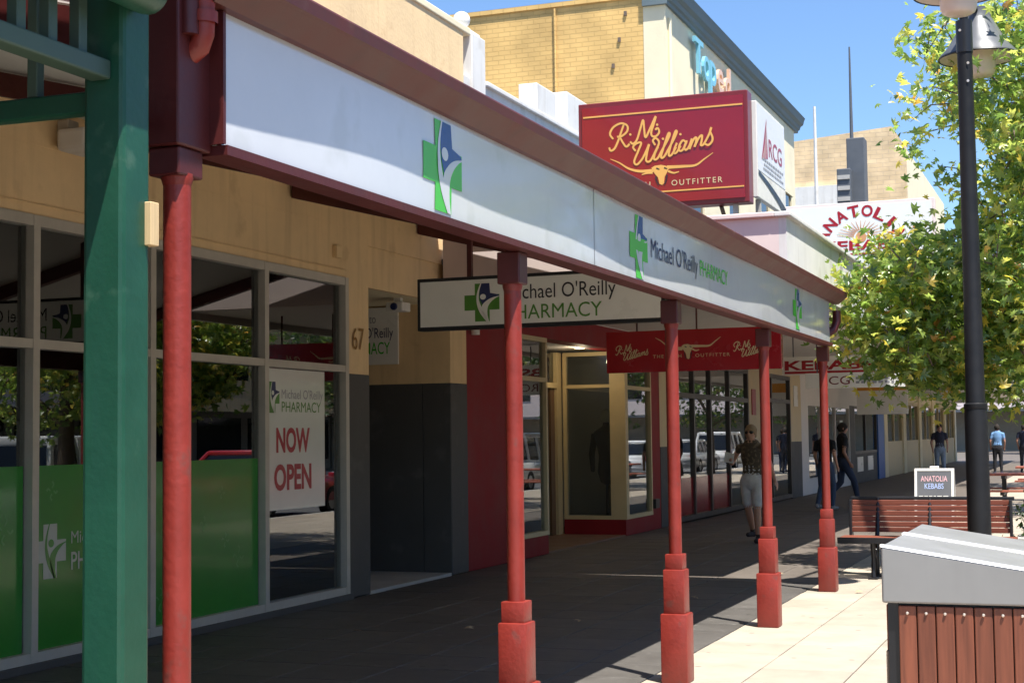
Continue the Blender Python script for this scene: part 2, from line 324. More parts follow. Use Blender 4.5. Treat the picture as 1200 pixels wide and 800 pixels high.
def cross_logo(fn, u0, u1, v0, v1, parent, cg, cb, cw, d=.004, single=None):
    P = lambda x, y, dd: fn(u0+x*(u1-u0), v0+y*(v1-v0), dd)
    g = MB(); g.add([P(*p, d) for p in [(.3,0),(.72,0),(.72,.3),(1,.3),(1,.7),(.72,.7),(.72,1),(.3,1),(.3,.7),(0,.7),(0,.3),(.3,.3)]], [(0,1,2,11),(11,2,5,8),(8,5,6,7),(9,10,11,8),(2,3,4,5)])
    g.build('logo_cross', cg, parent, fixn=False)
    if cb:
        b = MB(); b.poly([P(*p, d+.0008) for p in [(.47,1),(.72,1),(.74,.74),(.98,.69),(.99,.655),(.78,.61),(.62,.53),(.52,.42),(.455,.55),(.43,.7),(.44,.86)]]); b.build('logo_figure', cb, parent, fixn=False)
    wb = MB(); L_ = catmull([(.47,1.02),(.38,.8),(.345,.6),(.37,.4),(.46,.2),(.62,0)], 5); R_ = catmull([(.50,1.02),(.43,.8),(.415,.6),(.46,.45),(.53,.3),(.66,0)], 5)
    k = len(L_); wb.add([P(*p, d+.0016) for p in L_]+[P(*p, d+.0016) for p in R_], [(i, i+1, k+i+1, k+i) for i in range(k-1)])
    L_ = catmull([(1.02,.66),(.8,.59),(.64,.47),(.57,.32),(.56,.12),(.63,0)], 5); R_ = catmull([(1.02,.63),(.9,.58),(.8,.45),(.72,.3),(.7,.15),(.72,0)], 5)
    A = catmull([(.99,.655),(.78,.61),(.62,.53),(.50,.4),(.53,.2),(.62,0)], 5); B = catmull([(1.01,.645),(.9,.6),(.76,.5),(.67,.36),(.66,.17),(.7,0)], 5)
    wb.add([P(*p, d+.0016) for p in A]+[P(*p, d+.0016) for p in B], [(i, i+1, k+i+1, k+i) for i in range(k-1)])
    disc(wb, lambda u, v, dd: P(u, v, dd),   .535, .645, .085, d+.0018, 18, .075)
    wb.build('logo_swoosh', cw, parent, fixn=False)
def script_logo(fn, u0, u1, v0, v1, m, parent, d=.005, wd=13):
    # cursive shop name, drawn as pen strokes in a 1000-wide field
    T = lambda x, y: ((x-200)/680, (y)/330)
    S = [[(305,265),(285,320),(262,385),(240,430),(215,445),(205,425)], [(232,368),(212,335),(235,290),(285,262),(325,275),(325,312),(290,345),(258,352)], [(275,350),(298,392),(318,414),(340,395)],
         [(343,380),(362,393),(388,365),(412,290),(430,235),(436,290),(444,348),(474,290),(512,208),(498,262),(482,312),(488,338),(514,336),(533,310),(524,284),(508,296)],
         [(378,440),(362,415),(385,390),(415,385),(395,440),(368,508),(385,528),(420,490),(450,430),(466,392),(452,450),(446,500),(472,500),(505,440),(531,378),(510,350),(492,368),(506,396)],
         [(525,405),(502,455),(497,488),(520,480),(550,425),(583,365),(601,322),(590,320),(556,420),(542,473),(562,468),(594,412),(628,350),(646,305),(635,305),(602,408),(592,458),(612,452),(640,402)],
         [(645,375),(628,418),(627,443),(645,433),(668,392)], [(702,366),(682,358),(660,394),(660,424),(680,420),(702,378),(707,360),(692,402),(702,418),(722,396),(741,345),(735,375),(724,412),(750,352),(769,335),(766,368),(757,396),(785,338),(806,320),(802,358),(797,384),(817,374),(850,312),(866,266),(858,292),(871,328),(868,356),(846,380),(822,374)]]
    def g(x, y, dd): 
        yy = y - (150-.1256*x); a = (x-200)/680; b = (yy-70)/420
        return fn(u0+a*(u1-u0), v1-b*(v1-v0), dd)
    mb = MB()
    for i, s in enumerate(S): ribbon(mb, s, g, wd, wd, d+i*.0006)
    for x, y in ((345,333), (520,262), (556,352), (668,318)): disc(mb, g, x, y, 8, d, 10)
    mb.build('script_lettering', m, parent, fixn=False)
def longhorn(fn, u0, u1, v0, v1, m, mdark, parent, d=.005):
    def g(x, y, dd):
        yy = y - (150-.1256*x); a = (x-210)/670; b = (yy-385)/215
        return fn(u0+a*(u1-u0), v1-b*(v1-v0), dd)
    mb = MB(); ribbon(mb, [(490,562),(400,570),(330,556),(270,522),(212,500)], g, 22, 4, d); ribbon(mb, [(580,535),(680,525),(760,513),(815,472),(872,428)], g, 22, 4, d)
    mb.poly([g(*p, d+.001) for p in [(478,545),(500,530),(540,522),(580,528),(590,545),(575,575),(562,600),(558,640),(545,652),(528,645),(520,605),(498,580)]])
    ribbon(mb, [(485,575),(450,580),(415,592)], g, 16, 6, d); ribbon(mb, [(585,560),(620,570),(655,560)], g, 16, 6, d)
    mb.build('longhorn_emblem', m, parent, fixn=False)
    k = MB(); 
    for P in ([(505,600),(512,630),(525,655)], [(578,585),(572,620),(560,648)], [(510,545),(530,552)], [(560,540),(580,545)]): ribbon(k, P, g, 10, 6, d+.0025)
    k.build('emblem_shading', mdark, parent, fixn=False)

# ================================================================== THE GROUND
FX = -6.85
struct(MB().box(-600, 900, -300, 2200, -.6, -.12).build('ground', M_asphalt))
bed = struct(MB().box(FX-3, 1.5, -6, 120, -.3, -.03).build('footpath', M_bed))
def pavers(x0, x1, nx, y0, y1, ny, m, parent, gap=.009, th=.034):
    dx, dy = (x1-x0)/nx, (y1-y0)/ny
    mb = MB(); mb.bbox(-dx/2+gap/2, dx/2-gap/2, -dy/2+gap/2, dy/2-gap/2, -th, 0, .004, 1)
    first = mb.build('paver', m); me = first.data; bpy.data.objects.remove(first)
    for i in range(nx):
        for j in range(ny):
            o = bpy.data.objects.new('paver', me); COL.objects.link(o); o.parent = parent
            o.location = (x0+dx*(i+.5), y0+dy*(j+.5), random.uniform(-.0015, .0008)); o.rotation_euler = (random.gauss(0, .0012), random.gauss(0, .0012), 0)
pavers(FX+.01, -2.74, 7, 7.2, 16.08, 15, M_paveD, bed)
pav2 = struct(MB().box(-2.73, 1.45, 7.2, 31.8, -.045, -.029).build('pavement', M_bed))
pavers(-2.735, 1.5, 7, 7.2, 32, 41, M_paveC, pav2)
pav3 = struct(MB().box(FX+.02, -2.75, 16.15, 31.8, -.045, -.0285).build('pavement', M_bed))
pavers(FX+.01, -2.74, 7, 16.15, 32, 26, M_paveB, pav3)
MB().box(FX+.01, -2.74, 16.085, 16.145, -.03, .001).build('joint_strip', M_paveB, bed)
struct(MB().box(-2.735, 1.5, 32.005, 120, -.03, -.002).build('far_pavement', M_paveC))
struct(MB().box(FX-.5, -2.74, 32.005, 120, -.03, -.003).build('far_footpath', M_paveB))
struct(MB().box(FX+.01, -2.74, -6, 7.195, -.03, -.002).build('near_footpath', M_paveD))
struct(MB().box(-2.735, 1.5, -6, 7.195, -.03, -.002).build('near_pavement', M_paveC))
struct(MB().bbox(1.5, 1.68, -6, 120, -.3, .002, .02).build('kerb', M_kerb))
struct(MB().box(20.5, 20.68, -6, 120, -.3, .002).build('kerb_opposite', M_kerb))
struct(MB().box(20.68, 60, -6, 120, -.3, 0).build('pavement_opposite', M_paveC))
rl_ = MB()
for j in range(18): rl_.box(11.0, 11.12, -5+j*7, -2+j*7, -.12, -.116)
struct(rl_.build('road_marking', M_line))

# ================================================================== PHARMACY BUILDING
ph = thing('pharmacy_building', (FX, 10, 0), 'tan rendered pharmacy shopfront with large aluminium windows and charcoal pillars', 'building')
MB().box(FX-.35, FX, 3.7, 16.56, 3.5, 6.33).build('upper_wall', M_tan, ph)
MB().box(FX-.35, FX-.001, 3.7, 13.98, 3.13, 3.5).build('window_head_wall', M_tan, ph)
# scored render lines, real grooves raised as thin shadow beads
for z in (3.62,): MB().box(FX, FX+.006, 3.7, 13.6, z, z+.012).build('render_bead', M_tan, ph)
MB().box(FX-.35, FX, 13.53, 13.98, 2.19, 3.13).build('pilaster', M_tan, ph)
MB().bbox(FX-.35, FX+.006, 13.53, 13.985, 0, 2.19, .01, 1).build('pilaster_plinth', M_grey, ph)
MB().box(FX-.35, FX, 16.08, 16.56, 2.17, 3.5).build('pilaster', M_tan, ph)
MB().bbox(FX-.35, FX+.006, 16.075, 16.565, 0, 2.17, .01, 1).build('pilaster_plinth', M_grey, ph)
MB().box(FX-.08, FX-.02, 13.985, 16.075, 3.08, 3.5).build('entry_bulkhead', M_tan, ph)
MB().box(FX-2.4, FX-.081, 13.98, 16.08, 3.08, 3.14).build('entry_soffit', M_cream, ph)
MB().box(FX-2.4, FX-.351, 16.08, 16.3, 2.17, 3.08).build('entry_side_wall', M_tan, ph)
MB().box(FX-2.4, FX-.351, 16.074, 16.3, 0, 2.17).build('entry_dado', M_grey, ph)
MB().box(FX-.4-2.1, FX-2.4, 13.9, 16.3, 0, 3.1).build('entry_back_wall', M_darkdoor, ph)
MB().box(FX-2.5, FX-.005, 13.99, 16.07, -.028, .03).build('threshold', M_kerb, ph)
MB().box(FX-2.4, FX-.4, 13.6, 13.98, 0, 3.1).build('entry_side_wall', M_grey, ph)
dj = MB().box(FX-.5, FX-.44, 13.985, 14.03, .03, 2.3); dj.build('door_jamb', M_alu, ph)
lettering('67', FACADE(FX), 13.6, 13.85, 2.43, 2.65, mat('house_number_bronze', (.3, .16, .03), .4, metal=.4, var=.1), ph, d=.012, bold=-.005, name='house_number')
# parapet trims
MB().bbox(FX-.4, FX+.02, 3.7, 16.76, 6.33, 6.42, .015).build('parapet_coping', M_cream, ph)
MB().tube([(FX+.012, 4, 3.2), (FX+.012, 9, 3.205), (FX+.012, 13.45, 3.2)], .006, 6).build('wall_cable', M_tan, ph, True)
MB().bbox(FX, FX+.05, 13.2, 13.32, 3.3, 3.42, .006).build('junction_box', M_tan, ph)
# interior
MB().box(-13.5, -13.4, 3.7, 13.6, 0, 3.4).build('room_back_wall', M_interior, ph)
MB().box(-13.4, FX-.36, 3.6, 3.7, 0, 3.4).build('room_side_wall', M_interior, ph)
MB().box(-13.4, FX-2.5, 13.5, 13.6, 0, 3.4).build('room_side_wall', M_interior, ph)
MB().box(-13.4, FX-.36, 3.7, 13.5, 3.3, 3.4).build('room_ceiling', M_intdark, ph)
MB().box(-13.4, FX-.05, 3.7, 13.5, -.025, .04).build('room_floor', M_intfloor, ph)
# window grid
Ys = [3.75, 5.6, 7.2, 8.74, 10.15, 11.9, 13.46]
win = MB().box(FX-.1, FX+.02, 3.7, 13.5, 3.05, 3.128).box(FX-.1, FX+.02, 3.7, 13.5, .05, .12).box(FX-.1, FX+.02, 3.7, 13.5, 2.2, 2.265)
for y in Ys: win.box(FX-.105, FX+.025, y-.035, y+.035, .052, 3.126)
win = win.build('window_frame', M_alu, ph)
# deeper dark inner frame behind each mullion
for y in Ys[:-1]: MB().box(FX-.2, FX-.106, y+.03, y+.1, .06, 3.1).build('inner_frame', mat('dark_bronze_frame', (.09, .08, .07), .5, var=.1), win)
MB().box(FX-.12, FX+.06, 3.7, 13.5, .0, .05).build('window_sill', M_grey, win)
for a, b in zip(Ys[:-1], Ys[1:]):
    MB().box(FX-.052, FX-.044, a+.034, b-.034, .118, 2.202).build('pane', M_pane, win)
    MB().box(FX-.052, FX-.044, a+.034, b-.034, 2.263, 3.052).build('pane', M_pane, win)
FV = FACADE(FX-.043)
for a, b in zip(Ys[:-2], Ys[1:-1]):
    MB().box(FX-.0435, FX-.042, a+.036, b-.05, .12, 1.39).build('green_vinyl', M_vinyl, win)
def small_mark(mb, u, v, s):
    for du, dv in ((0, s), (0, -s), (s*.9, 0), (-s*.9, 0)):
        ribbon(mb, [(u+du*.4, v+dv*.4), (u+du*.9+dv*.35, v+dv*.9-du*.35), (u+du*1.3, v+dv*1.3)], FV, .012, .018, .0025, 3)
for a, b in zip(Ys[:-2], Ys[1:-1]):
    for k in range(9):
        mk = MB(); small_mark(mk, random.uniform(a+.15, b-.2), .22+1.05*((k*.618) % 1), random.uniform(.04, .075)); mk.build('vinyl_motif', M_vinylmark, win, fixn=False)
M_vw = mat('white_vinyl', (.42, .47, .42), .2, var=.04)
cross_logo(FV, 8.8, 9.16, .6, .98, win, M_vw, None, M_vinyl, .0035)
lettering('Michael O\'Reilly', FV, 9.22, 10.06, .80, .92, M_vw, win, .004); lettering('PHARMACY', FV, 9.22, 10.02, .64, .77, M_vw, win, .004, .01)
# things seen inside the pharmacy
def shelf_unit(x, y, w_, d_, label):
    t = thing('shelf_unit', (x, y, .04), label, 'shelf', 'shelves inside the pharmacy')
    MB().box(x-d_/2, x+d_/2, y-w_/2, y-w_/2+.03, .04, 1.65).build('side_panel', M_white, t); MB().box(x-d_/2, x+d_/2, y+w_/2-.03, y+w_/2, .04, 1.65).build('side_panel', M_white, t)
    for k in range(4): MB().box(x-d_/2, x+d_/2, y-w_/2+.03, y+w_/2-.03, .2+k*.42, .23+k*.42).build('shelf_board', M_white, t)
    cols = [mat('pack_a', (.5, .5, .45), .5), mat('pack_b', (.1, .2, .35), .5), mat('pack_c', (.35, .12, .08), .5), mat('pack_d', (.4, .33, .2), .5)]
    for k in range(4):
        yy = y-w_/2+.06
        while yy < y+w_/2-.16:
            h = random.uniform(.14, .3); wd = random.uniform(.07, .14)
            MB().box(x-.1, x+.12, yy, yy+wd, .231+k*.42, .231+k*.42+h).build('packet', random.choice(cols), t); yy += wd+.015
shelf_unit(-8.6, 12.6, 1.3, .4, 'white shelf of packets behind the bottom of the now open window')
shelf_unit(-10.5, 9.4, 1.6, .4, 'white shelf of packets deep inside pharmacy behind the logo window')
# poster
po = tag(MB().box(FX-.0435, FX-.041, 11.945, 13.1, .92, 2.19).build('poster', M_poster), 'white now open poster filling the last pharmacy window pane', 'poster')
FP = FACADE(FX-.041)
cross_logo(FP, 11.93+.04, 12.23, 1.79, 2.07, po, M_lgreen2, M_navy, M_poster, .002)
lettering("Michael O'Reilly", FP, 12.27, 13.06, 1.895, 2.01, M_greyink, po, .002); lettering('PHARMACY', FP, 12.27, 13.02, 1.80, 1.895, M_lgreen2, po, .0025)
lettering('NOW', FP, 12.17, 12.80, 1.43, 1.66, M_pred, po, .002, .035); lettering('OPEN', FP, 12.13, 12.83, 1.09, 1.33, M_pred, po, .002, .035)
# entrance sign
es = tag(MB().bbox(-8.55, -7.48, 16.03, 16.062, 2.4, 3.06, .004, 1).build('entrance_sign', M_signwhite), 'white pharmacy welcome board inside the entrance recess', 'sign')
CE = CROSS(16.03)
lettering('Welcome to', CE, -8.27, -7.76, 2.88, 2.98, M_greyink, es); lettering("Michael O'Reilly", CE, -8.27, -7.54, 2.67, 2.83, M_navy, es); lettering('PHARMACY', CE, -8.22, -7.58, 2.52, 2.66, M_lgreen, es, .004, .005)
# security camera under entrance soffit
sc = thing('security_camera', (-7.0, 15.2, 3.08), 'small white box camera under the pharmacy entrance soffit', 'camera')
MB().box(-7.14, -7.06, 15.2, 15.26, 3.03, 3.08).build('bracket', M_white, sc)
MB().bbox(-7.2, -7.0, 15.12, 15.34, 2.93, 3.03, .012).build('housing', M_white, sc)
MB().lathe([(0, -.012), (.035, -.012), (.042, 0), (.042, .02)], (-7.1, 15.11, 2.98), 16, 'Y').build('lens', M_navy, sc, True)
# wall light at the left end
wl = thing('flood_light', (FX, 9.05, 3.72), 'small pale flood light on the tan wall left of the green post', 'light')
MB().bbox(FX, FX+.1, 8.98, 9.1, 3.74, 3.84, .01).build('bracket', M_alu, wl); MB().bbox(FX+.05, FX+.3, 8.9, 9.2, 3.6, 3.76, .03).build('lamp_head', M_white, wl)
# downpipe
dp = tag(MB().tube([(FX+.07, 16.68, 2.75), (FX+.07, 16.68, 3.95)], .05, 14).build('downpipe', M_white, None, True), 'short white downpipe at top of wall above pharmacy hanging sign', 'pipe')

# ---------- white pier with ball finial between the two parapets
pr = thing('parapet_pier', (FX-.2, 17, 4), 'white parapet pier topped with a ball between tan and white parapets', 'pier')
MB().bbox(FX-.42, FX+.03, 16.77, 17.2, 4, 6.38, .012).build('pier', M_white, pr)
MB().bbox(FX-.36, FX-.02, 16.82, 17.16, 6.38, 6.44, .015).build('cap', M_white, pr)
MB().lathe([(.05, 0), (.045, .05), (.06, .07)], (FX-.19, 16.98, 6.44), 16).sphere((FX-.19, 16.98, 6.60), .105, 20, 14).build('ball_finial', M_white, pr, True)

# ================================================================== OUTFITTER SHOP (crimson)
rm = thing('outfitter_building', (FX, 21, 0), 'crimson shopfront with cream framed windows and recessed splayed entry', 'building')
MB().box(FX-.3, FX-.004, 16.57, 17.86, 0, 3.18).build('wall', M_rmwall, rm)
MB().box(FX-.3, FX-.004, 24.48, 25.02, 0, 3.18).build('wall', M_rmwall, rm)
MB().box(FX-.3, FX-.005, 17.86, 19.36, 2.86, 3.18).build('wall_head', M_rmwall, rm); MB().box(FX-.3, FX-.005, 19.36, 24.48, 2.861, 3.18).build('wall_head', M_rmwall, rm)
MB().box(FX-.25, FX-.003, 17.86, 19.36, 0, .25).build('stall_riser', M_rmwall, rm); MB().box(FX-.25, FX-.003, 22.96, 24.48, 0, .25).build('stall_riser', M_rmwall, rm)
MB().box(-7.86, FX-.251, 22.96, 23.1, 0, .25).build('stall_riser', M_rmwall, rm)
MB().box(FX-4.5, FX-.31, 17.9, 24.4, 2.9, 2.96).build('entry_soffit', M_soffit, rm)
dl = MB().lathe([(0, 0), (.09, 0), (.1, .02)], (-7.3, 22.2, 2.88), 20).build('downlight', mat('downlight_glow', (1, .8, .4), .4, var=0, emit=(1, .72, .3, 6)), rm)
dlt = bpy.data.lights.new('downlight_lamp', 'POINT'); dlt.energy = 3; dlt.color = (1, .82, .55); dlt.shadow_soft_size = .09; dlo = bpy.data.objects.new('downlight_lamp', dlt); COL.objects.link(dlo); dlo.location = (-7.3, 22.2, 2.74)
def frame_x(y0, y1, z0, z1, zt, X=FX, t=.06, name='window_frame', par=None, mull=(), mt=None):
    f = MB().box(X-.09, X+.012, y0, y1, z1-t, z1).box(X-.09, X+.012, y0, y1, z0, z0+t).box(X-.088, X+.01, y0, y0+t, z0+t, z1-t).box(X-.088, X+.01, y1-t, y1, z0+t, z1-t)
    if zt: f.box(X-.086, X+.008, y0+t, y1-t, zt-t/2, zt+t/2)
    for y in mull: f.box(X-.085, X+.007, y-t/2, y+t/2, z0+t, z1-t)
    fo = f.build(name, mt or M_creamtrim, par); ys = [y0+t/2, *mull, y1-t/2]
    for a, b in zip(ys[:-1], ys[1:]):
        for c, d in ([(z0+t/2, zt), (zt, z1-t/2)] if zt else [(z0+t/2, z1-t/2)]):
            MB().box(X-.045, X-.037, a, b, c, d).build('pane', M_pane2, fo)
    return fo
frame_x(17.86, 19.36, .25, 2.86, 2.3, par=rm); frame_x(23.06, 24.48, .25, 2.86, 2.3, par=rm)
MB().box(FX-.24, FX+.014, 22.96, 23.06, .25, 2.862).build('corner_post', M_creamtrim, rm)
f = MB().box(-7.86, FX-.24, 22.962, 23.05, 2.3, 2.35).box(-7.86, FX-.24, 22.962, 23.05, .25, .31).box(-7.86, FX-.24, 22.964, 23.05, 2.8, 2.86).box(-7.86, -7.8, 22.963, 23.052, .31, 2.8).build('side_window_frame', M_creamtrim, rm)
MB().box(-7.8, FX-.24, 23.0, 23.008, .31, 2.3).build('pane', M_pane2, f); MB().box(-7.8, FX-.24, 23.0, 23.008, 2.35, 2.8).build('pane', M_pane2, f)
MB().box(-8.0, -7.88, 22.75, 22.96, .02, 2.86).build('door_jamb', M_creamtrim, rm); MB().box(-8.0, -7.88, 19.36, 22.75, 2.3, 2.38).build('door_transom', M_creamtrim, rm)
MB().box(-7.96, -7.92, 22.55, 22.73, .02, 2.3).build('door_stile', mat('brown_door', (.16, .09, .045), .5), rm)
MB().box(-7.95, -7.94, 19.4, 22.75, 2.38, 2.86).build('fanlight', M_pane2, rm); MB().box(-8.0, FX-.3, 19.3, 19.37, .25, 2.86).build('return_frame', M_creamtrim, rm)
MB().box(FX-1.1, FX-.01, 19.37, 22.95, -.028, .018).build('threshold', mat('entry_tile', (.2, .11, .07), .5), rm)
M_intl = mat('pale_shop_wall', (.5, .47, .42), .7, var=.05)
MB().box(-12, -11.9, 16.6, 25, 0, 3).build('room_back_wall', M_intl, rm); MB().box(-12, FX-.3, 16.57, 16.6, 0, 3).build('room_side_wall', M_intl, rm); MB().box(-12, FX-.3, 24.9, 25, 0, 3).build('room_side_wall', M_intl, rm)
MB().box(-11.9, FX-.2, 16.7, 24.9, -.027, .012).build('room_floor', M_intfloor, rm); MB().box(-11.9, FX-1.0, 16.7, 24.9, 2.97, 3.0).build('room_ceiling', M_interior, rm)
MB().box(FX-.3, FX, 16.57, 25.85, 3.18, 5.82).build('upper_wall', M_white, rm)
MB().bbox(FX-.34, FX+.05, 17.21, 25.85, 5.82, 5.88, .01).build('coping', M_white, rm)
MB().bbox(FX-.24, FX+.03, 19.06, 19.8, 5.87, 6.26, .015).build('parapet_block', M_white, rm); MB().bbox(FX-.24, FX+.03, 20.3, 21.4, 5.87, 6.4, .015).build('parapet_block', M_white, rm)
MB().box(FX, FX+.05, 24.52, 24.75, .35, .5).build('vent', M_black, rm)
# manikin and boards behind outfitter glass
mq = thing('mannequin', (-7.35, 23.6, .25), 'dark dressed shop dummy standing behind outfitter corner glass', 'mannequin')
MB().lathe([(.0, 0), (.16, 0), (.16, .02), (.02, .03), (.02, .5), (.1, .55), (.15, .72), (.12, .95), (.17, 1.2), (.2, 1.35), (.06, 1.44), (.05, 1.5)], (-7.35, 23.6, .26), 18).build('torso', mat('dark_coat', (.02, .02, .025), .8), mq, True)
MB().sphere((-7.35, 23.6, 1.86), (.09, .1, .12)).build('head', M_interior, mq, True)
for s in (-1, 1): MB().tube([(-7.35+.19*s, 23.6, 1.58), (-7.35+.24*s, 23.57, 1.25), (-7.35+.2*s, 23.5, .98)], [.06, .05, .035], 8).build('arm', MATS['dark_coat'], mq, True)
dst = thing('display_table', (-7.35, 18.6, .02), 'pale display shelving behind the outfitter window nearest the pharmacy', 'display')
for k in range(4): MB().box(-7.6, -7.1, 18.0, 19.2, .35+k*.5, .38+k*.5).build('shelf', M_white, dst)
for k in range(4):
    for j in range(4):
        y = 18.1+j*.27; MB().bbox(-7.5, -7.2, y, y+.2, .381+k*.5, .45+k*.5+.08*((j+k) % 3), .02).build('folded_shirt', [M_white, M_rmwall, M_iron, M_paleg][(j*3+k) % 4], dst)
MB().box(-7.58, -7.54, 18.02, 18.06, .02, 2.0).build('upright', M_black, dst); MB().box(-7.58, -7.54, 19.14, 19.18, .02, 2.0).build('upright', M_black, dst)

# ================================================================== YELLOW BRICK BUILDING with slate cornice
tb = thing('brick_building', (FX, 32, 3), 'tall cream building with yellow brick side wall and slate cornice', 'building')
MB().box(-11.15, FX-.001, 25.88, 26.3, 3, 9.28).build('brick_side_wall', M_brickY, tb)
MB().box(-11.15, FX-.0, 25.84, 26.32, 9.28, 9.36).build('brick_coping', M_brickY, tb)
MB().box(FX-.4, FX, 26.3, 38.2, 3.2, 9.1).build('front_wall', M_cream, tb); MB().box(FX-.4, FX+.004, 25.87, 26.3, 3.2, 9.1).build('corner_pier', M_cream, tb)
MB().box(-11, FX-.4, 38.0, 38.2, 3, 8.9).build('far_side_wall', M_cream, tb); MB().box(-11, FX-.4, 26.3, 38, 8.6, 8.7).build('roof', M_iron, tb)
prof = [(0, 9.1), (.05, 9.1), (.06, 9.16), (.1, 9.18), (.12, 9.25), (.19, 9.3), (.21, 9.38), (.24, 9.46), (-.4, 9.46), (-.4, 9.1)]
MB().prism(prof, lambda u, v, d: Vector((FX+u, d, v)), 25.8, 38.5).build('cornice', M_cornice, tb)
for y in (27.3, 30.4, 33.6, 36.4):
    wf = MB().box(FX, FX+.05, y, y+1.1, 5.4, 5.5).box(FX, FX+.06, y-.1, y+1.2, 7.35, 7.5).box(FX, FX+.05, y, y+.08, 5.5, 7.35).box(FX, FX+.05, y+1.02, y+1.1, 5.5, 7.35).box(FX+.001, FX+.04, y+.08, y+1.02, 6.4, 6.48).build('window', M_cream, tb)
    MB().box(FX-.002, FX+.012, y+.08, y+1.02, 5.5, 7.35).build('pane', M_carglass, wf)
for k in range(7):
    MB().box(-7.6-.12*(k % 3), -7.55-.12*(k % 3), 25.85, 25.879, 7.6+k*.23, 7.68+k*.23).build('wall_plug', M_bark, tb) if k in (2, 4, 6) else None
def letters3d(s, y0, y1, z0, z1, m, nm):
    V, Fs = text_mesh(s, .01); xs = [p[0] for p in V]; ys = [p[1] for p in V]; a, b, c, e = min(xs), max(xs), min(ys), max(ys)
    mb = MB(); P = lambda x, y, d: Vector((FX+d, y0+(x-a)/(b-a)*(y1-y0), z0+(y-c)/(e-c)*(z1-z0)))
    mb.add([P(x, y, .14) for x, y in V], Fs); n = len(V)
    ed = {}
    for f in Fs:
        for i in range(len(f)):
            k = (f[i], f[(i+1) % len(f)]); ed[k] = ed.get(k, 0)+1
    bo = [k for k in ed if (k[1], k[0]) not in ed]
    mb.add([P(x, y, .14) for x, y in V]+[P(x, y, .08) for x, y in V], [(i, j, n+j, n+i) for i, j in bo])
    return mb.build(nm, m, tb, fixn=False)
LB = mat('letter_blue', (.2, .5, .62), .4, var=.05); LP = mat('letter_peach', (.75, .48, .33), .4, var=.05)
for ch, y0, y1, z0, z1, m_ in (('T', 27.5, 28.12, 8.28, 8.93, LB), ('o', 28.15, 28.62, 8.26, 8.74, LB), ('p', 28.68, 29.16, 8.06, 8.74, LB), ('e', 29.3, 29.8, 8.26, 8.74, LP), ('d', 29.95, 30.45, 8.26, 8.93, LP)): letters3d(ch, y0, y1, z0, z1, m_, 'letter')

MB().tube([(FX+.03, 26.05, 8.9), (FX+.03, 26.05, 4.2)], .035, 8).build('downpipe', M_cream, tb, True)
MB().tube([(-8.9, 25.85, 9.25), (-8.9, 25.85, 7.4), (-8.6, 25.85, 7.2), (-8.6, 25.85, 5)], .02, 6).build('conduit', M_brickY, tb, True)
# ================================================================== SHOPS FURTHER ALONG
def shop_room(par, y0, y1, depth=4.5, h=3.1):
    MB().box(FX-depth-.1, FX-depth, y0, y1, 0, h).build('room_back_wall', M_interior, par)
    MB().box(FX-depth, FX-.35, y0, y0+.08, 0, h).build('room_side_wall', M_interior, par); MB().box(FX-depth, FX-.35, y1-.08, y1, 0, h).build('room_side_wall', M_interior, par)
    MB().box(FX-depth, FX-.1, y0+.08, y1-.08, -.001, .012).build('room_floor', M_intfloor, par); MB().box(FX-depth, FX-.36, y0+.08, y1-.08, h-.05, h).build('room_ceiling', M_interior, par)
M_bronze = mat('bronze_frame', (.045, .035, .03), .4, var=.1)
k1 = thing('kebab_shop', (FX, 30, 0), 'dark framed takeaway shopfront with red lower glass between cream pillars', 'shop')
MB().box(FX-.35, FX-.003, 25.03, 25.62, 1.35, 3.2).build('pillar', M_creamtrim, k1); MB().box(FX-.35, FX+.002, 25.03, 25.62, 0, 1.35).build('pillar_base', M_grey, k1)
MB().box(FX-.35, FX-.002, 25.62, 38.2, 2.9, 3.2).build('head_wall', M_creamtrim, k1)
fr = frame_x(25.62, 32.1, .02, 2.9, 2.25, par=k1, t=.09, mull=(27.4, 28.7, 30.3), mt=M_bronze)
MB().box(FX-.036, FX-.034, 25.7, 30.25, .12, .78).build('red_vinyl', mat('red_vinyl', (.3, .012, .02), .15, var=.05), fr)
MB().box(FX-.35, FX+.012, 32.1, 33.25, 0, 2.9).build('pillar', M_creamtrim, k1)
frame_x(33.25, 36.85, .02, 2.9, 2.3, par=k1, t=.09, mull=(34.6,), mt=M_bronze)
MB().box(FX-.35, FX+.01, 36.85, 38.2, 1.35, 2.9).build('pillar', M_creamtrim, k1); MB().box(FX-.35, FX+.014, 36.85, 38.2, 0, 1.35).build('pillar_base', M_grey, k1)
shop_room(k1, 25.4, 38.1)
MB().box(FX+.013, FX+.03, 32.35, 32.75, 1.95, 2.5).build('menu_sign', M_pred, k1); MB().box(FX+.013, FX+.03, 37.2, 37.7, 2.2, 2.7).build('notice', M_signwhite, k1)
def cafe_chair(x, y, rz, label):
    t = thing('cafe_chair', (0, 0, 0), label, 'chair', 'red chairs inside the takeaway')
    MR = mat('red_plastic', (.42, .02, .025), .35, var=.05)
    MB().bbox(-.21, .21, -.21, .21, .43, .46, .012).build('seat', MR, t); MB().bbox(-.2, .2, .19, .22, .5, .86, .012).build('backrest', MR, t)
    for a in (-1, 1):
        for b in (-1, 1): MB().tube([(.17*a, .17*b, .44), (.2*a, .2*b, 0)], .012, 8).build('leg', M_rim, t, True)
        MB().tube([(.17*a, .2, .44), (.17*a, .205, .55)], .012, 8).build('back_stay', M_rim, t, True)
    t.location = (x, y, .012); t.rotation_euler = (0, 0, rz); return t
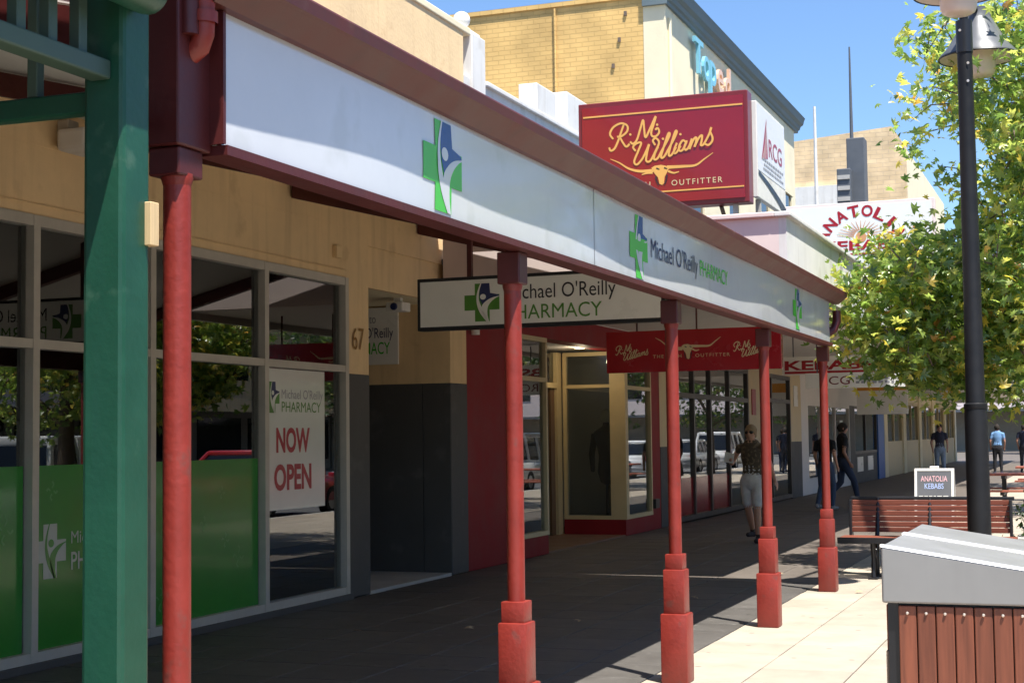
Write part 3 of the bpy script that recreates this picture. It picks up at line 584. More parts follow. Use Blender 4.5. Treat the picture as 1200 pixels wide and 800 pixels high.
for i, (x, y, rz) in enumerate([(FX-.55, 26.6, .3), (FX-.6, 28.1, 2.6), (FX-.55, 29.6, .1)]):
    cafe_chair(x, y, rz, ['red cafe chair behind first dark framed takeaway pane', 'red cafe chair behind second dark framed takeaway pane', 'red cafe chair behind third dark framed takeaway pane'][i])
k2 = thing('white_shop', (FX, 45, 0), 'white framed shopfront with dark windows beyond the takeaway', 'shop')
MB().box(FX-.35, FX, 38.22, 52.2, 2.35, 3.2).build('head_wall', M_soffit, k2)
MB().box(FX-.35, FX+.01, 38.22, 39.1, 0, 2.35).build('pillar', M_soffit, k2)
frame_x(39.1, 46.2, .3, 2.35, None, par=k2, t=.1, mull=(41.2, 43.6), mt=M_soffit); MB().box(FX-.3, FX, 39.1, 46.2, 0, .3).build('stall_riser', M_soffit, k2)
MB().box(FX-.35, FX+.01, 46.2, 47.2, 0, 2.35).build('pillar', M_grey, k2); frame_x(47.2, 52.2, .9, 2.35, None, par=k2, t=.08, mull=(49.6,), mt=M_bronze); MB().box(FX-.3, FX, 47.2, 52.2, 0, .9).build('stall_riser', M_grey, k2)
for y in (47.6, 49.9): MB().box(FX, FX+.02, y, y+1.2, .35, .8).build('notice', M_signwhite, k2)
MB().box(FX+.02, FX+.05, 41.6, 42.1, 1.4, 2.0).build('notice', M_signwhite, k2); MB().box(FX+.02, FX+.05, 44.2, 44.6, 1.2, 1.9).build('notice', M_signwhite, k2)
shop_room(k2, 38.3, 52.1); MB().box(FX-.35, FX, 38.22, 52.2, 3.2, 6.8).build('upper_wall', M_pink, k2)
k3 = thing('cream_shop_row', (FX, 70, 0), 'cream pilastered shopfronts far along the footpath behind blue pillar', 'building')
MB().box(FX-.35, FX+.05, 52.25, 53.8, 0, 3.2).build('blue_pillar', mat('bright_blue_paint', (.02, .12, .42), .5), k3)
y = 53.8; 
for i in range(5):
    MB().box(FX-.35, FX+.06, y, y+.9, 0, 3.2).build('pilaster', M_cream, k3); MB().box(FX-.35, FX, y+.9, y+5.6, 0, 1.1).build('stall_riser', M_creamtrim, k3)
    wf = frame_x(y+.9, y+5.6, 1.1, 2.7, None, par=k3, t=.12, mull=(y+3.2,), mt=M_creamtrim); MB().box(FX-.35, FX, y+.9, y+5.6, 2.7, 3.2).build('head_wall', M_cream, k3); y += 5.6
MB().box(FX-.35, FX+.06, y, y+.9, 0, 3.2).build('pilaster', M_cream, k3); MB().box(FX-.35, FX, 52.25, y+.9, 3.2, 7.2).build('upper_wall', M_cream, k3); shop_room(k3, 53.8, y+.8)
# far brick gable building, its flue, masts
fb = thing('far_brick_building', (-9, 62, 6), 'distant sandy brick building with stepped gable behind the kebab sign', 'building')
pg = [(-13, 5), (-6.5, 5), (-6.5, 12.5), (-7.0, 13.3), (-10.8, 13.0), (-13, 12.8)]
MB().prism(pg, lambda u, v, d: Vector((u, d, v)), 60, 60.4).build('gable_wall', M_brickF, fb)
MB().box(-7, -6.5, 60.4, 76, 5, 12.45).build('front_wall', M_cream, fb)
MB().box(-13, -8.9, 59.8, 60, 5, 11.15).build('white_band', M_white, fb); MB().box(-12.9, -8.9, 59.7, 59.8, 5, 9.8).build('grey_band', M_kerb, fb)
MB().box(-13, -7, 60.4, 76, 12, 12.2).build('roof', M_iron, fb)
fl = thing('flue', (-8.5, 58, 7), 'dark grey metal flue box in front of distant brick building', 'flue')
MB().bbox(-8.3, -7.65, 57, 57.8, 7, 12.4, .03).build('flue_box', M_iron, fl); MB().bbox(-8.6, -8.1, 56.5, 57, 7, 11.2, .03).build('side_duct', M_iron, fl)
for k in range(5): MB().box(-8.57, -8.13, 56.45, 56.5, 9.2+k*.4, 9.35+k*.4).build('louvre', M_kerb, fl)
tag(MB().tube([(-8.15, 57.4, 12.4), (-8.15, 57.4, 15.9)], [.07, .03], 8).build('aerial_mast', M_iron, None, True), 'thin dark aerial mast rising above the grey flue', 'mast')
tag(MB().tube([(-9.6, 58, 6), (-9.6, 58, 13.9)], [.1, .05], 8).build('flag_pole', M_white, None, True), 'thin white pole left of the grey flue', 'pole')

# ================================================================== PHARMACY AWNING
aw = thing('pharmacy_awning', (-2.5, 9.6, 0), 'maroon footpath awning with white pharmacy fascia on red iron posts', 'awning')
AY0, AY1 = 3.965, 15.28
MB().prism([(-2.40, 2.86), (-2.40, 2.90), (FX+.0, 4.12), (FX+.0, 4.08)], lambda u, v, d: Vector((u, d, v)), AY0, 15.68).build('roof_sheet', M_gutter, aw)
MB().prism([(-2.46, 2.80), (-2.46, 2.835), (FX+.01, 4.03), (FX+.01, 3.90)], lambda u, v, d: Vector((u, d, v)), AY0+.02, AY1).build('soffit_lining', mat('awning_lining', (.78, .77, .74), .6, var=.05), aw)
for y in (3.95, 6.66, 9.5, 12.4, 15.2):
    MB().prism([(-2.5, 2.66), (-2.5, 2.79), (FX+.02, 3.89), (FX+.02, 3.76)], lambda u, v, d: Vector((u, d, v)), y-.04, y+.04).build('rafter', M_maroon, aw)
def bow(y, v): return (.012*math.sin(y*1.0+2.2)+.006*math.sin(y*2.6+1.2))*(1-abs(v-2.65)/.45)
def wavy_panel(y0, y1):
    mb = MB(); n = max(8, int((y1-y0)/.12)); V, Fs = [], []
    for i in range(n+1):
        y = y0+(y1-y0)*i/n
        for v in (2.435, 2.6, 2.75, 2.9):
            V.append((-2.425+bow(y, v), y, v))
    for i in range(n):
        for k in range(3): Fs.append((i*4+k, (i+1)*4+k, (i+1)*4+k+1, i*4+k+1))
    mb.add(V, Fs); b = len(mb.v); mb.box(-2.46, -2.447, y0, y1, 2.435, 2.9); return mb
fp1 = wavy_panel(AY0, 7.626).build('fascia_panel', M_fascia, aw, True); fp2 = wavy_panel(7.634, AY1).build('fascia_panel', M_fascia, aw, True)
MB().box(-2.462, -2.412, AY0-.016, AY0-.001, 2.436, 2.84).build('end_trim', M_maroon, aw)
FF = lambda u, v, d=0: Vector((-2.423+bow(u, v)+d, u, v))
cross_logo(FF, 5.41, 5.81, 2.45, 2.815, fp1, M_lgreen, M_lblue, M_fascia, .001)
cross_logo(FF, 8.32, 8.70, 2.45, 2.815, fp2, M_lgreen, M_lblue, M_fascia, .001); cross_logo(FF, 13.28, 13.72, 2.46, 2.815, fp2, M_lgreen, M_lblue, M_fascia, .001)
lettering("Michael O'Reilly", FF, 8.78, 9.86, 2.565, 2.72, M_navy, fp2, .003); lettering('PHARMACY', FF, 9.92, 10.74, 2.6, 2.705, M_lgreen, fp2, .003)
MB().box(-2.50, -2.408, AY0-.0, AY1+.02, 2.404, 2.434).build('bottom_beam', M_maroon, aw); MB().box(-2.53, -2.48, AY0, AY1, 2.41, 2.79).build('plate_beam', M_maroon, aw)
gp = [(-2.445, 2.842), (-2.392, 2.842), (-2.318, 2.902), (-2.308, 2.908), (-2.304, 2.948), (-2.308, 2.956), (-2.32, 2.956), (-2.325, 2.915), (-2.40, 2.86), (-2.44, 2.86), (-2.44, 2.95), (-2.445, 2.95)]
MB().prism(gp, lambda u, v, d: Vector((u, d, v)), AY0-.1, AY1+.35).build('gutter', M_gutter, aw)
MB().prism([(-2.445, 2.844), (-2.392, 2.844), (-2.308, 2.91), (-2.306, 2.95), (-2.445, 2.95)], lambda u, v, d: Vector((u, d, v)), AY1+.352, AY1+.36).build('gutter_stop_end', M_gutter, aw)
MB().tube([(-2.4, AY1+.25, 2.77), (-2.4, AY1+.25, 2.66), (-2.43, AY1+.22, 2.58), (-2.5, AY1+.14, 2.52), (-2.52, AY1+.12, 2.42)], .042, 14).build('downpipe', M_maroon, aw, True)
PX = -2.515
def awning_post(y, first=False):
    X = PX
    p = MB(); p.tube([(X, y, .78), (X, y, 2.335 if first else 2.28)], .041, 22); p.lathe([(.041, 0), (.047, .02), (.047, .035)], (X, y, 2.3 if first else 2.225), 22)
    p = p.build('post', M_red, aw, True)
    b = MB().bbox(X-.086, X+.086, y-.086, y+.086, 0, .43, .01).bbox(X-.068, X+.068, y-.068, y+.068, .425, .705, .008).bbox(X-.056, X+.056, y-.056, y+.056, .70, .80, .006)
    b.build('post_base', M_red, p, True)
    if not first: MB().bbox(X-.056, X+.056, y-.056, y+.056, 2.255, 2.403, .006).build('capital', M_maroon, p)
    return p
for i, y in enumerate((3.86, 6.65, 9.505, 12.42, 15.42 - .09)): q = awning_post(y, i == 0)
p0 = q
MB().bbox(PX-.075, PX+.055, 3.78, 3.96, 2.41, 3.3, .006).bbox(PX-.06, PX+.045, 3.80, 3.93, 2.325, 2.408, .006).build('rainwater_head', M_maroon, aw)
MB().tube([(PX+.085, 3.87, 3.2), (PX+.085, 3.87, 2.80), (PX+.083, 3.87, 2.75), (PX+.07, 3.87, 2.715), (PX+.03, 3.87, 2.69)], .034, 14).lathe([(.042, 0), (.042, .035)], (PX+.085, 3.87, 2.78), 16).build('downpipe', M_red, aw, True)
MB().tube([(PX+.06, 3.83, 3.2), (PX+.06, 3.83, 2.74)], .03, 12).build('overflow_pipe', M_maroon, aw, True)
# hanging pharmacy sign
hs = thing('hanging_sign', (-4.2, 12, 2.46), 'white pharmacy sign in black frame hanging across the footpath', 'sign')
SL, SR, SY = -5.40, -3.20, 12.0
ang = R(2.0)
MB().bbox(SL, SR, SY-.06, SY+.06, 2.46, 2.905, .006).build('sign_frame', M_black, hs)
MB().box(SL+.03, SR-.03, SY-.064, SY-.05, 2.49, 2.875).box(SL+.03, SR-.03, SY+.05, SY+.064, 2.49, 2.875).build('sign_face', M_signwhite, hs)
CS = CROSS(SY-.064)
cross_logo(CS, -4.955, -4.635, 2.52, 2.84, hs, M_lgreen2, M_navy, M_signwhite, .002)
lettering("Michael O'Reilly", CS, -4.57, -3.61, 2.655, 2.82, M_ink, hs, .002, .0); lettering('PHARMACY', CS, -4.57, -3.73, 2.525, 2.645, M_lgreen2, hs, .003, .0)
for x in (-4.93, -3.6): MB().box(x-.02, x+.02, SY-.02, SY+.02, 2.9, 2.80+(-2.46-x)*.27+.02).build('hanger', M_maroon, hs)
hs.rotation_euler = (0, 0, R(-1.5))

# ================================================================== OUTFITTER AWNING and signs on it
ra = thing('outfitter_awning', (-4.9, 21, 3.18), 'white boxed awning with tall parapet fascia beyond the pharmacy awning', 'awning')
AX = -2.93
MB().box(AX-.08, AX, 15.78, 25.55, 3.1, 3.79).build('fascia', M_white, ra); MB().box(FX+.05, AX-.08, 15.78, 15.86, 3.1, 3.79).build('end_fascia', M_pink, ra)
MB().bbox(AX-.12, AX+.05, 15.73, 25.6, 3.79, 3.84, .01).build('coping', M_white, ra); MB().bbox(FX+.05, AX-.12, 15.73, 15.9, 3.79, 3.842, .01).build('coping', M_pink, ra)
MB().box(AX, AX+.02, 19.3, 19.42, 3.1, 3.79).build('cover_strip', M_kerb, ra)
MB().box(FX+.0, AX-.08, 15.86, 25.55, 3.5, 3.56).build('roof_deck', M_iron, ra); MB().box(FX, AX-.081, 15.861, 25.55, 3.19, 3.24).build('soffit', M_soffit, ra)
rs = thing('roof_sign', (-5, 18.6, 3.56), 'large red and gold outfitter sign standing on the white awning', 'sign')
a0, a1 = -6.1, -3.9
MB().bbox(a0, a1, 18.6, 18.86, 4.4, 5.8, .012).build('sign_box', M_signrim, rs)
MB().box(a0+.05, a1-.05, 18.588, 18.602, 4.46, 5.74).build('sign_face', M_signred, rs)
CR = CROSS(18.588)
U = lambda t: a0+t*(a1-a0)
script_logo(CR, U(.183), U(.807), 4.84, 5.66, M_gold, rs, .003)
longhorn(CR, U(.192), U(.807), 4.624, 5.045, M_gold, M_ink, rs, .003)
lettering('THE BUSH', CR, U(.16), U(.43), 4.665, 4.735, M_paleg, rs, .003, .0, 1.3); lettering('OUTFITTER', CR, U(.555), U(.85), 4.665, 4.735, M_paleg, rs, .003, .0, 1.3)
MB().box(a0+.07, a1-.06, 18.583, 18.587, 5.61, 5.63).box(a0+.07, a1-.06, 18.583, 18.587, 4.59, 4.607).build('gold_rule', M_gold, rs)
for x in (-5.9, -5.0, -4.1): MB().box(x-.03, x+.03, 18.7, 18.76, 3.56, 4.41).build('support_leg', M_kerb, rs)
MB().box(-6.0, -3.95, 19.6, 19.66, 4.2, 4.3).build('timber_rail', M_bark, rs)
for x in (-5.6, -4.9, -4.3): MB().tube([(x, 18.8, 4.4), (x, 20.0, 3.57)], .03, 6).build('brace', M_bark, rs)
rc = thing('realty_board', (-3.86, 19.7, 4.5), 'white board with red sail emblem facing the street beside the red roof sign', 'sign')
FRc = FACADE(-3.85)
MB().bbox(-3.92, -3.852, 18.9, 20.75, 4.5, 5.72, .01).build('board', M_white, rc); MB().box(-3.851, -3.849, 18.93, 20.72, 4.85, 5.69).build('board_face', mat('board_print_white', (.74, .74, .78), .4, var=.03), rc)
sm = MB(); sm.poly([FRc(*p, .003) for p in [(19.15, 5.02), (19.55, 5.08), (19.5, 5.6)]]); 
sm.build('sail_emblem', M_pred, rc, fixn=False)
sk = MB()
for k in range(4): ribbon(sk, [(19.2+.07*k, 5.03+.01*k), (19.38+.03*k, 5.25), (19.5, 5.55)], FRc, .015, .004, .005, 4)
sk.build('sail_lines', M_white, rc, fixn=False)
lettering('RCG', FRc, 19.62, 20.5, 5.12, 5.36, M_pred, rc, .004, .01)
ln = MB()
for z, u0, u1 in ((5.02, 19.2, 20.5), (4.96, 19.3, 20.4), (4.9, 19.25, 20.45)): 
    u = u0
    while u < u1: l = random.uniform(.05, .14); ln.poly([FRc(u, z, .004), FRc(u+l, z, .004), FRc(u+l, z+.03, .004), FRc(u, z+.03, .004)]); u += l+.03
ln.build('small_print', M_greyink, rc, fixn=False)
cv = MB(); ribbon(cv, [(18.95, 4.82), (19.6, 4.74), (20.2, 4.64), (20.72, 4.53)], FRc, .05, .12, .004); cv.build('black_curve', M_ink, rc, fixn=False)
for y in (19.1, 20.5): MB().box(-3.93, -3.87, y, y+.06, 3.56, 4.5).build('support_leg', M_kerb, rc)
hr = thing('hanging_sign', (-4.5, 18, 2.3), 'long red outfitter sign with longhorn emblem hanging under white awning', 'sign')
h0, h1 = -5.58, -3.42
MB().bbox(h0, h1, 17.95, 18.05, 2.31, 2.81, .005).build('sign_box', mat('bright_red_sign', (.37, .006, .014), .25, var=.05, coat=.2), hr)
CH = CROSS(17.95)
HU = lambda t: h0+t*(h1-h0)
script_logo(CH, HU(.055), HU(.25), 2.42, 2.69, M_paleg, hr, .003, 15); script_logo(CH, HU(.735), HU(.93), 2.42, 2.69, M_paleg, hr, .003, 15)
longhorn(CH, HU(.29), HU(.67), 2.41, 2.71, M_paleg, M_ink, hr, .003)
lettering('THE BUSH', CH, HU(.275), HU(.44), 2.475, 2.515, M_paleg, hr, .003, 0, 1.3); lettering('OUTFITTER', CH, HU(.52), HU(.715), 2.475, 2.515, M_paleg, hr, .003, 0, 1.3)
for x in (-5.2, -4.45, -3.7): MB().tube([(x, 18, 2.8), (x, 18, 3.2)], .012, 6).build('hanger', M_maroon, hr)
hr.rotation_euler = (0, 0, R(-1.5))

# next awnings along the street
def box_awning(y0, y1, x, z0, z1, m, label):
    t = thing('street_awning', ((FX+x)/2, y0, z0), label, 'awning', 'awnings further along the street')
    MB().box(x-.08, x, y0, y1, z0-.08, z1).build('fascia', m, t); MB().box(FX+.05, x-.08, y0, y0+.08, z0-.08, z1).build('end_fascia', m, t)
    MB().box(FX, x-.08, y0+.08, y1, z0, z0+.05).build('soffit', M_soffit, t); MB().box(FX, x-.08, y0+.08, y1, z0+.3, z0+.35).build('roof_deck', M_iron, t)
    MB().box(x-.1, x+.04, y0-.03, y1, z1, z1+.05).build('coping', M_kerb, t); return t
box_awning(25.6, 38.37, -3.0, 3.25, 4.0, M_white, 'white awning carrying the kebab sign half hidden by leaves')
box_awning(38.4, 52.97, -3.0, 3.1, 3.7, M_soffit, 'pale awning over the white framed shop beyond the kebab awning')
box_awning(53, 82.6, -3.1, 3.0, 3.5, M_kerb, 'farthest grey awning over the cream pilastered shops')
ks = thing('kebab_roof_sign', (-3.6, 26.4, 4.0), 'pinkish white kebab sign with arched red letters standing on awning behind leaves', 'sign')
b0, b1, KY = -4.95, -2.4, 26.3
MB().bbox(b0, b1, KY, KY+.2, 4.3, 5.45, .01).build('sign_box', M_pink, ks); MB().box(b0+.05, b1-.05, KY-.008, KY+.002, 4.36, 5.4).build('sign_face', M_signwhite, ks)
CK = CROSS(KY-.008); KC = (-3.62, 4.6)
def arc_text(s, fn, c, r, a0_, a1_, h, wd, m, par):
    mb = MB()
    for i, chx in enumerate(s):
        a = R(a0_+(a1_-a0_)*i/(len(s)-1)); V, Fs = text_mesh(chx, .03); xs = [p[0] for p in V]; ys = [p[1] for p in V]; xa, xb, ya, yb = min(xs), max(xs), min(ys), max(ys)
        wch = wd*(.4 if chx == 'I' else 1)
        rad = Vector((math.cos(a), math.sin(a))); tan = Vector((math.sin(a), -math.cos(a)))
        P = []
        for x, y_ in V:
            q = Vector(c)+rad*(r+(y_-ya)/(yb-ya)*h)+tan*(((x-xa)/(xb-xa)-.5)*wch); P.append(fn(q.x, q.y, .004))
        mb.add(P, Fs)
    return mb.build('arched_lettering', m, par, fixn=False)
arc_text('ANATOLIA', CK, KC, .60, 155, 25, .2, .19, M_pred, ks)
sun_ = MB()
for i in range(15):
    a = R(8+i*164/14); c_, s_ = math.cos(a), math.sin(a)
    ribbon(sun_, [(KC[0]+c_*.12, KC[1]+.25+s_*.12), (KC[0]+c_*.4, KC[1]+.25+s_*.28)], CK, .018, .006, .004, 2)
disc(sun_, CK, KC[0], KC[1]+.25, .09, .005, 20)
sun_.build('sun_emblem', mat('orange_print', (.62, .3, .14), .5), ks, fixn=False)
lettering('KEBABS', CK, -4.27, -2.97, 4.63, 4.8, M_pred, ks, .004, .03); MB().box(-4.27, -2.97, KY-.013, KY-.009, 4.55, 4.58).build('red_rule', M_pred, ks)
for x in (-4.7, -3.6, -2.6): MB().box(x-.03, x+.03, KY+.05, KY+.11, 3.6, 4.31).build('support_leg', M_kerb, ks)
kh = thing('hanging_sign', (-4.3, 27.3, 2.55), 'white hanging sign with wide red kebab letters above the walkers', 'sign')
MB().bbox(-5.2, -3.55, 27.26, 27.36, 2.58, 2.9, .006).build('sign_box', M_signwhite, kh)
lettering('KEBABS', CROSS(27.26), -5.15, -3.6, 2.66, 2.83, M_pred, kh, .004, .03); MB().box(-5.15, -3.6, 27.25, 27.258, 2.6, 2.64).build('red_rule', M_pred, kh)
for x in (-5.0, -3.8): MB().tube([(x, 27.3, 2.89), (x, 27.3, 3.27)], .012, 6).build('hanger', M_iron, kh)
kr = thing('hanging_sign', (-3.9, 26.2, 2.3), 'white realty sign with maroon letters hanging just below the kebab sign', 'sign')
MB().bbox(-4.6, -2.95, 26.16, 26.24, 2.3, 2.56, .006).build('sign_box', M_signwhite, kr)
lettering('RCG', CROSS(26.16), -4.35, -3.85, 2.36, 2.5, M_signrim, kr, .004, .0); kl = MB()
for z in (2.44, 2.37):
    u = -3.75
    while u < -3.05: l = random.uniform(.04, .1); kl.poly([CROSS(26.16)(u+a*l, z+b*.04, .004) for a, b in ((0, 0), (1, 0), (1, 1), (0, 1))]); u += l+.03
kl.build('small_print', M_greyink, kr, fixn=False)
for x in (-4.4, -3.2): MB().tube([(x, 26.2, 2.55), (x, 26.2, 3.27)], .012, 6).build('hanger', M_iron, kr)
ys_ = thing('hanging_sign', (-4.4, 40, 2.2), 'white hanging sign with orange top band beside hanging leaves', 'sign')
MB().bbox(-6.3, -4.9, 44, 44.1, 2.05, 3.0, .006).build('sign_box', M_signwhite, ys_); MB().box(-6.28, -4.92, 43.985, 43.999, 2.72, 2.98).build('orange_band', mat('orange_band', (.7, .3, .02), .5), ys_)

# ================================================================== GREEN VERANDA next door
gv = thing('green_veranda', (-2.48, 3.5, 0), 'dark green timber veranda post with frieze rails at left edge', 'veranda')
MB().bbox(-2.548, -2.418, 3.45, 3.58, 0, 3.4, .014).build('post', M_green, gv)
MB().bbox(-2.52, -2.455, .6, 3.449, 2.525, 2.578, .006).build('frieze_rail', M_greengrey, gv); MB().bbox(-2.52, -2.455, .6, 3.449, 3.2, 3.26, .006).build('frieze_rail', M_greengrey, gv)
for k in range(22): MB().bbox(-2.505, -2.47, 3.33-.125*k, 3.365-.125*k, 2.578, 3.2, .003, 1).build('baluster', M_greengrey, gv)
MB().bbox(-6.8, -2.55, 3.5, 3.55, 2.455, 2.515, .006).build('side_rail', M_green, gv)
for k in range(24): MB().bbox(-2.78-.17*k, -2.745-.17*k, 3.508, 3.542, 2.515, 3.2, .003, 1).build('baluster', M_greengrey, gv)
MB().tube([(-2.372, -4, 2.765), (-2.372, 3.49, 2.765), (-2.372, 3.51, 2.765), (-2.372, 3.53, 2.765), (-2.372, 3.543, 2.765), (-2.372, 3.547, 2.765)], [.06, .06, .056, .042, .024, .004], 24).build('gutter', M_green, gv, True)
MB().prism([(-2.18, 3.33), (-2.18, 3.37), (FX, 4.5), (FX, 4.46)], lambda u, v, d: Vector((u, d, v)), -6, 3.74).build('roof_sheet', M_iron, gv)  # unseen roof edge, extended outwards to throw shade on the rainwater head
tag(MB().bbox(-2.428, -2.398, 3.552, 3.592, 2.085, 2.205, .002, 1).build('timber_block', M_rawwood), 'small raw pine block fixed to the green post', 'block')
nb = thing('neighbour_building', (FX, 0, 0), 'dark red fronted building under the green veranda', 'building')
MB().box(FX-.4, FX-.01, -6, 3.65, 0, 6).build('front_wall', M_rmwall, nb); MB().box(FX-.01, FX+.03, 3.3, 3.68, 0, 3.5).build('pilaster', M_creamtrim, nb)

# ================================================================== LITTER BIN
bn = thing('litter_bin', (-.42, 6.7, 0), 'street bin with red timber slats and sloping steel hood', 'bin')
bx0, bx1, by0, by1 = -.77, -.06, 6.0, 7.42
MB().box(bx0+.015, bx1-.015, by0+.03, by1-.03, .05, .9).build('carcass', M_black, bn)
for (x, y) in ((bx0+.005, by0+.01), (bx1-.045, by0+.01), (bx0+.005, by1-.05), (bx1-.045, by1-.05)): MB().box(x, x+.04, y+.004, y+.04, 0, .905).build('corner_post', M_black, bn)
nS = 9; sw = (bx1-bx0-.09)/nS
for k in range(nS):
    x = bx0+.045+sw*k
    MB().bbox(x+.0015, x+sw-.0025, by0-.004+random.uniform(-.002, .002), by0+.022, .1, .895, .004, 2).build('slat', M_binwood, bn)
    MB().lathe([(0, -.007), (.004, -.006), (.0062, -.002), (.0062, 0)], (x+sw/2, by0-.006, .868), 10, 'Y').build('rivet', M_rivet, bn, True)
for k in range(19):
    y = by0+.04+k*.072
    for X in (bx0-.004, bx1-.018): MB().bbox(X, X+.022, y+.003, y+.069, .1, .895, .004, 1).build('side_slat', M_binwood, bn)
MB().box(bx0-.006, bx0+.01, by0+.02, by0+.06, .45, .72).build('hinge_plate', M_bark, bn)
# hood: wedge, high on the shop side, low on the road side, rising a little to a ridge
def htop(x, y): return 1.118-.155*(x-bx0)
hx0, hx1, hy0, hy1 = bx0-.012, bx1+.012, by0-.016, by1+.016
V = []; ny = 10; nx = 8
for j in range(ny+1):
    for i in range(nx+1):
        x = hx0+(hx1-hx0)*i/nx; y = hy0+(hy1-hy0)*j/ny; V.append((x, y, htop(x, y)))
Fs = [(j*(nx+1)+i, j*(nx+1)+i+1, (j+1)*(nx+1)+i+1, (j+1)*(nx+1)+i) for j in range(ny) for i in range(nx)]
hd = MB(); hd.add(V, Fs); base = len(V)
ring = [i for i in range(nx+1)] + [(j)*(nx+1)+nx for j in range(1, ny+1)] + [ny*(nx+1)+i for i in range(nx-1, -1, -1)] + [j*(nx+1) for j in range(ny-1, 0, -1)]
V2 = [V[i] for i in ring] + [(V[i][0], V[i][1], .905) for i in ring]; n = len(ring)
hd.add(V2, [(i, (i+1) % n, n+(i+1) % n, n+i) for i in range(n)] + [tuple(range(2*n-1, n-1, -1))])
ho = hd.build('hood', M_steel, bn)
md = ho.modifiers.new('weld', 'WELD'); md.merge_threshold = .0005; md = ho.modifiers.new('bev', 'BEVEL'); md.width = .008; md.segments = 3; md.angle_limit = R(30)
def hood_rib_glint(y0, y1, h):
    mb = MB(); Vv = []; n_ = 8
    for i in range(n_+1):
        x = hx0-.002+(hx1-hx0+.004)*i/n_
        Vv += [(x, y0, htop(x, y0)-.004), (x, y0+.006, htop(x, y0)+h), (x, y1-.006, htop(x, y1)+h), (x, y1, htop(x, y1)-.004)]
    mb.add(Vv, [(i*4+k, (i+1)*4+k, (i+1)*4+k+1, i*4+k+1) for i in range(n_) for k in range(3)]+[(0, 1, 2, 3), (n_*4+3, n_*4+2, n_*4+1, n_*4)]); return mb
hood_rib_glint(hy0-.001, hy0+.05, .004).build('hood_rib_glint', M_steelrib_glint, ho); hood_rib_glint(by0+.69, by0+.78, .004).build('hood_rib_glint', M_steelrib_glint, ho)  # front strip's pale steel paints the bent edge's highlight; rear one is a rib

# ================================================================== LAMP POST
lp = thing('street_lamp', (-1.13, 16.1, 0), 'black street lamp post with two bell shaped lamp heads', 'street lamp')
lx, ly = -1.128, 16.1
LS = 1.22
def LZ(z): return 1.55+(z-1.55)*LS
MB().tube([(lx, ly, 0), (lx, ly, .03)], .18, 20).build('base_plate', M_lampblack, lp, True)
MB().tube([(lx, ly, .03), (lx, ly, 1.75), (lx, ly, 1.85), (lx, ly, LZ(4.95))], [.116, .112, .095, .073], 24).build('post', M_lampblack, lp, True)
MB().lathe([(.112, 0), (.116, .01), (.116, .05), (.1, .06)], (lx, ly, 1.77), 24).build('collar', M_lampblack, lp, True)
MB().tube([(lx, ly, LZ(4.7)), (lx, ly, LZ(4.97))], .083, 20).build('post_cap', M_black, lp, True)
for dx, z in ((-.035, 4.88), (.035, 4.6), (.03, 4.45)): MB().lathe([(0, -.004), (.014, -.004), (.014, .0)], (lx+dx, ly-.08, LZ(z)), 8, 'Y').build('bolt', M_rivet, lp)
MB().tube([(lx, ly-1.2, LZ(5.55)), (lx, ly-.6, LZ(5.45)), (lx, ly, LZ(5.25)), (lx, ly+.45, LZ(5.3)), (lx+.07, ly+.95, LZ(5.22))], .035, 12).tube([(lx, ly, LZ(4.95)), (lx, ly, LZ(5.3))], .045, 12).build('arm', M_lampblack, lp, True)
def lamp_head(cx, cy, zr, r):
    h = MB().lathe([(r, 0), (r*.985, .03), (r*.77, .13), (r*.58, .26), (r*.45, .36), (r*.38, .41), (r*.33, .44), (r*.33, .54), (0.02, .57), (0, .57)], (cx, cy, zr), 36).build('lamp_shade', M_lampgrey, lp, True)
    MB().lathe([(r*.97, .004), (r*.73, .11), (r*.5, .21), (r*.3, .24)], (cx, cy, zr), 36).build('shade_lining', M_lampin, h, True)
    MB().lathe([(r*.46, .2), (r*.43, 0), (r*.4, -.14), (r*.36, -.18), (r*.28, -.2), (0, -.205)], (cx, cy, zr), 28).build('diffuser', M_lampglass, h, True)
    MB().lathe([(r*1.0, -.004), (r*1.015, .008), (r*1.0, .02)], (cx, cy, zr), 36).build('rim', M_black, h, True)
lamp_head(lx+.075, ly+.98, LZ(4.83), .42); lamp_head(lx+.043, ly-1.22, LZ(4.93), .42)

# ================================================================== BENCH, PLANTER, A-FRAME, TABLES
bc = thing('park_bench', (-1.7, 17, 0), 'timber slat park bench with black iron frame in dappled shade', 'bench')
bL, bR = -2.56, -.86
for k in range(6):
    z = .47+k*.058; y = 17.08+k*.016; MB().bbox(bL, bR, y, y+.03, z, z+.053, .006).build('back_slat', M_benchwood, bc)
for k in range(5):
    y = 16.62+k*.088; MB().bbox(bL-.05, bR+.05, y, y+.075, .405, .437, .006).build('seat_slat', M_benchwood, bc)
MB().bbox(bL-.0, bR+.02, 17.175, 17.215, .815, .85, .008).build('top_rail', M_black, bc); MB().bbox(bL-.06, bR+.06, 16.6, 16.62, .375, .44, .006).build('front_rail', M_black, bc)
for x in (bL+.3, (bL+bR)/2, bR-.3):
    MB().tube([(x, 16.68, .02), (x, 16.72, .2), (x, 16.66, .4)], .024, 10).build('leg', M_black, bc, True)
    MB().tube([(x, 17.02, .02), (x, 16.98, .2), (x, 17.03, .4), (x, 17.09, .5), (x, 17.2, .84)], .024, 10).build('leg', M_black, bc, True)
    MB().tube([(x, 16.7, .39), (x, 16.85, .22), (x, 17.0, .38)], .016, 8).build('scroll_brace', M_black, bc, True)
    MB().bbox(x-.05, x+.05, 16.62, 16.76, .0, .02, .004).build('foot', M_black, bc); MB().bbox(x-.05, x+.05, 16.95, 17.09, .0, .02, .004).build('foot', M_black, bc)
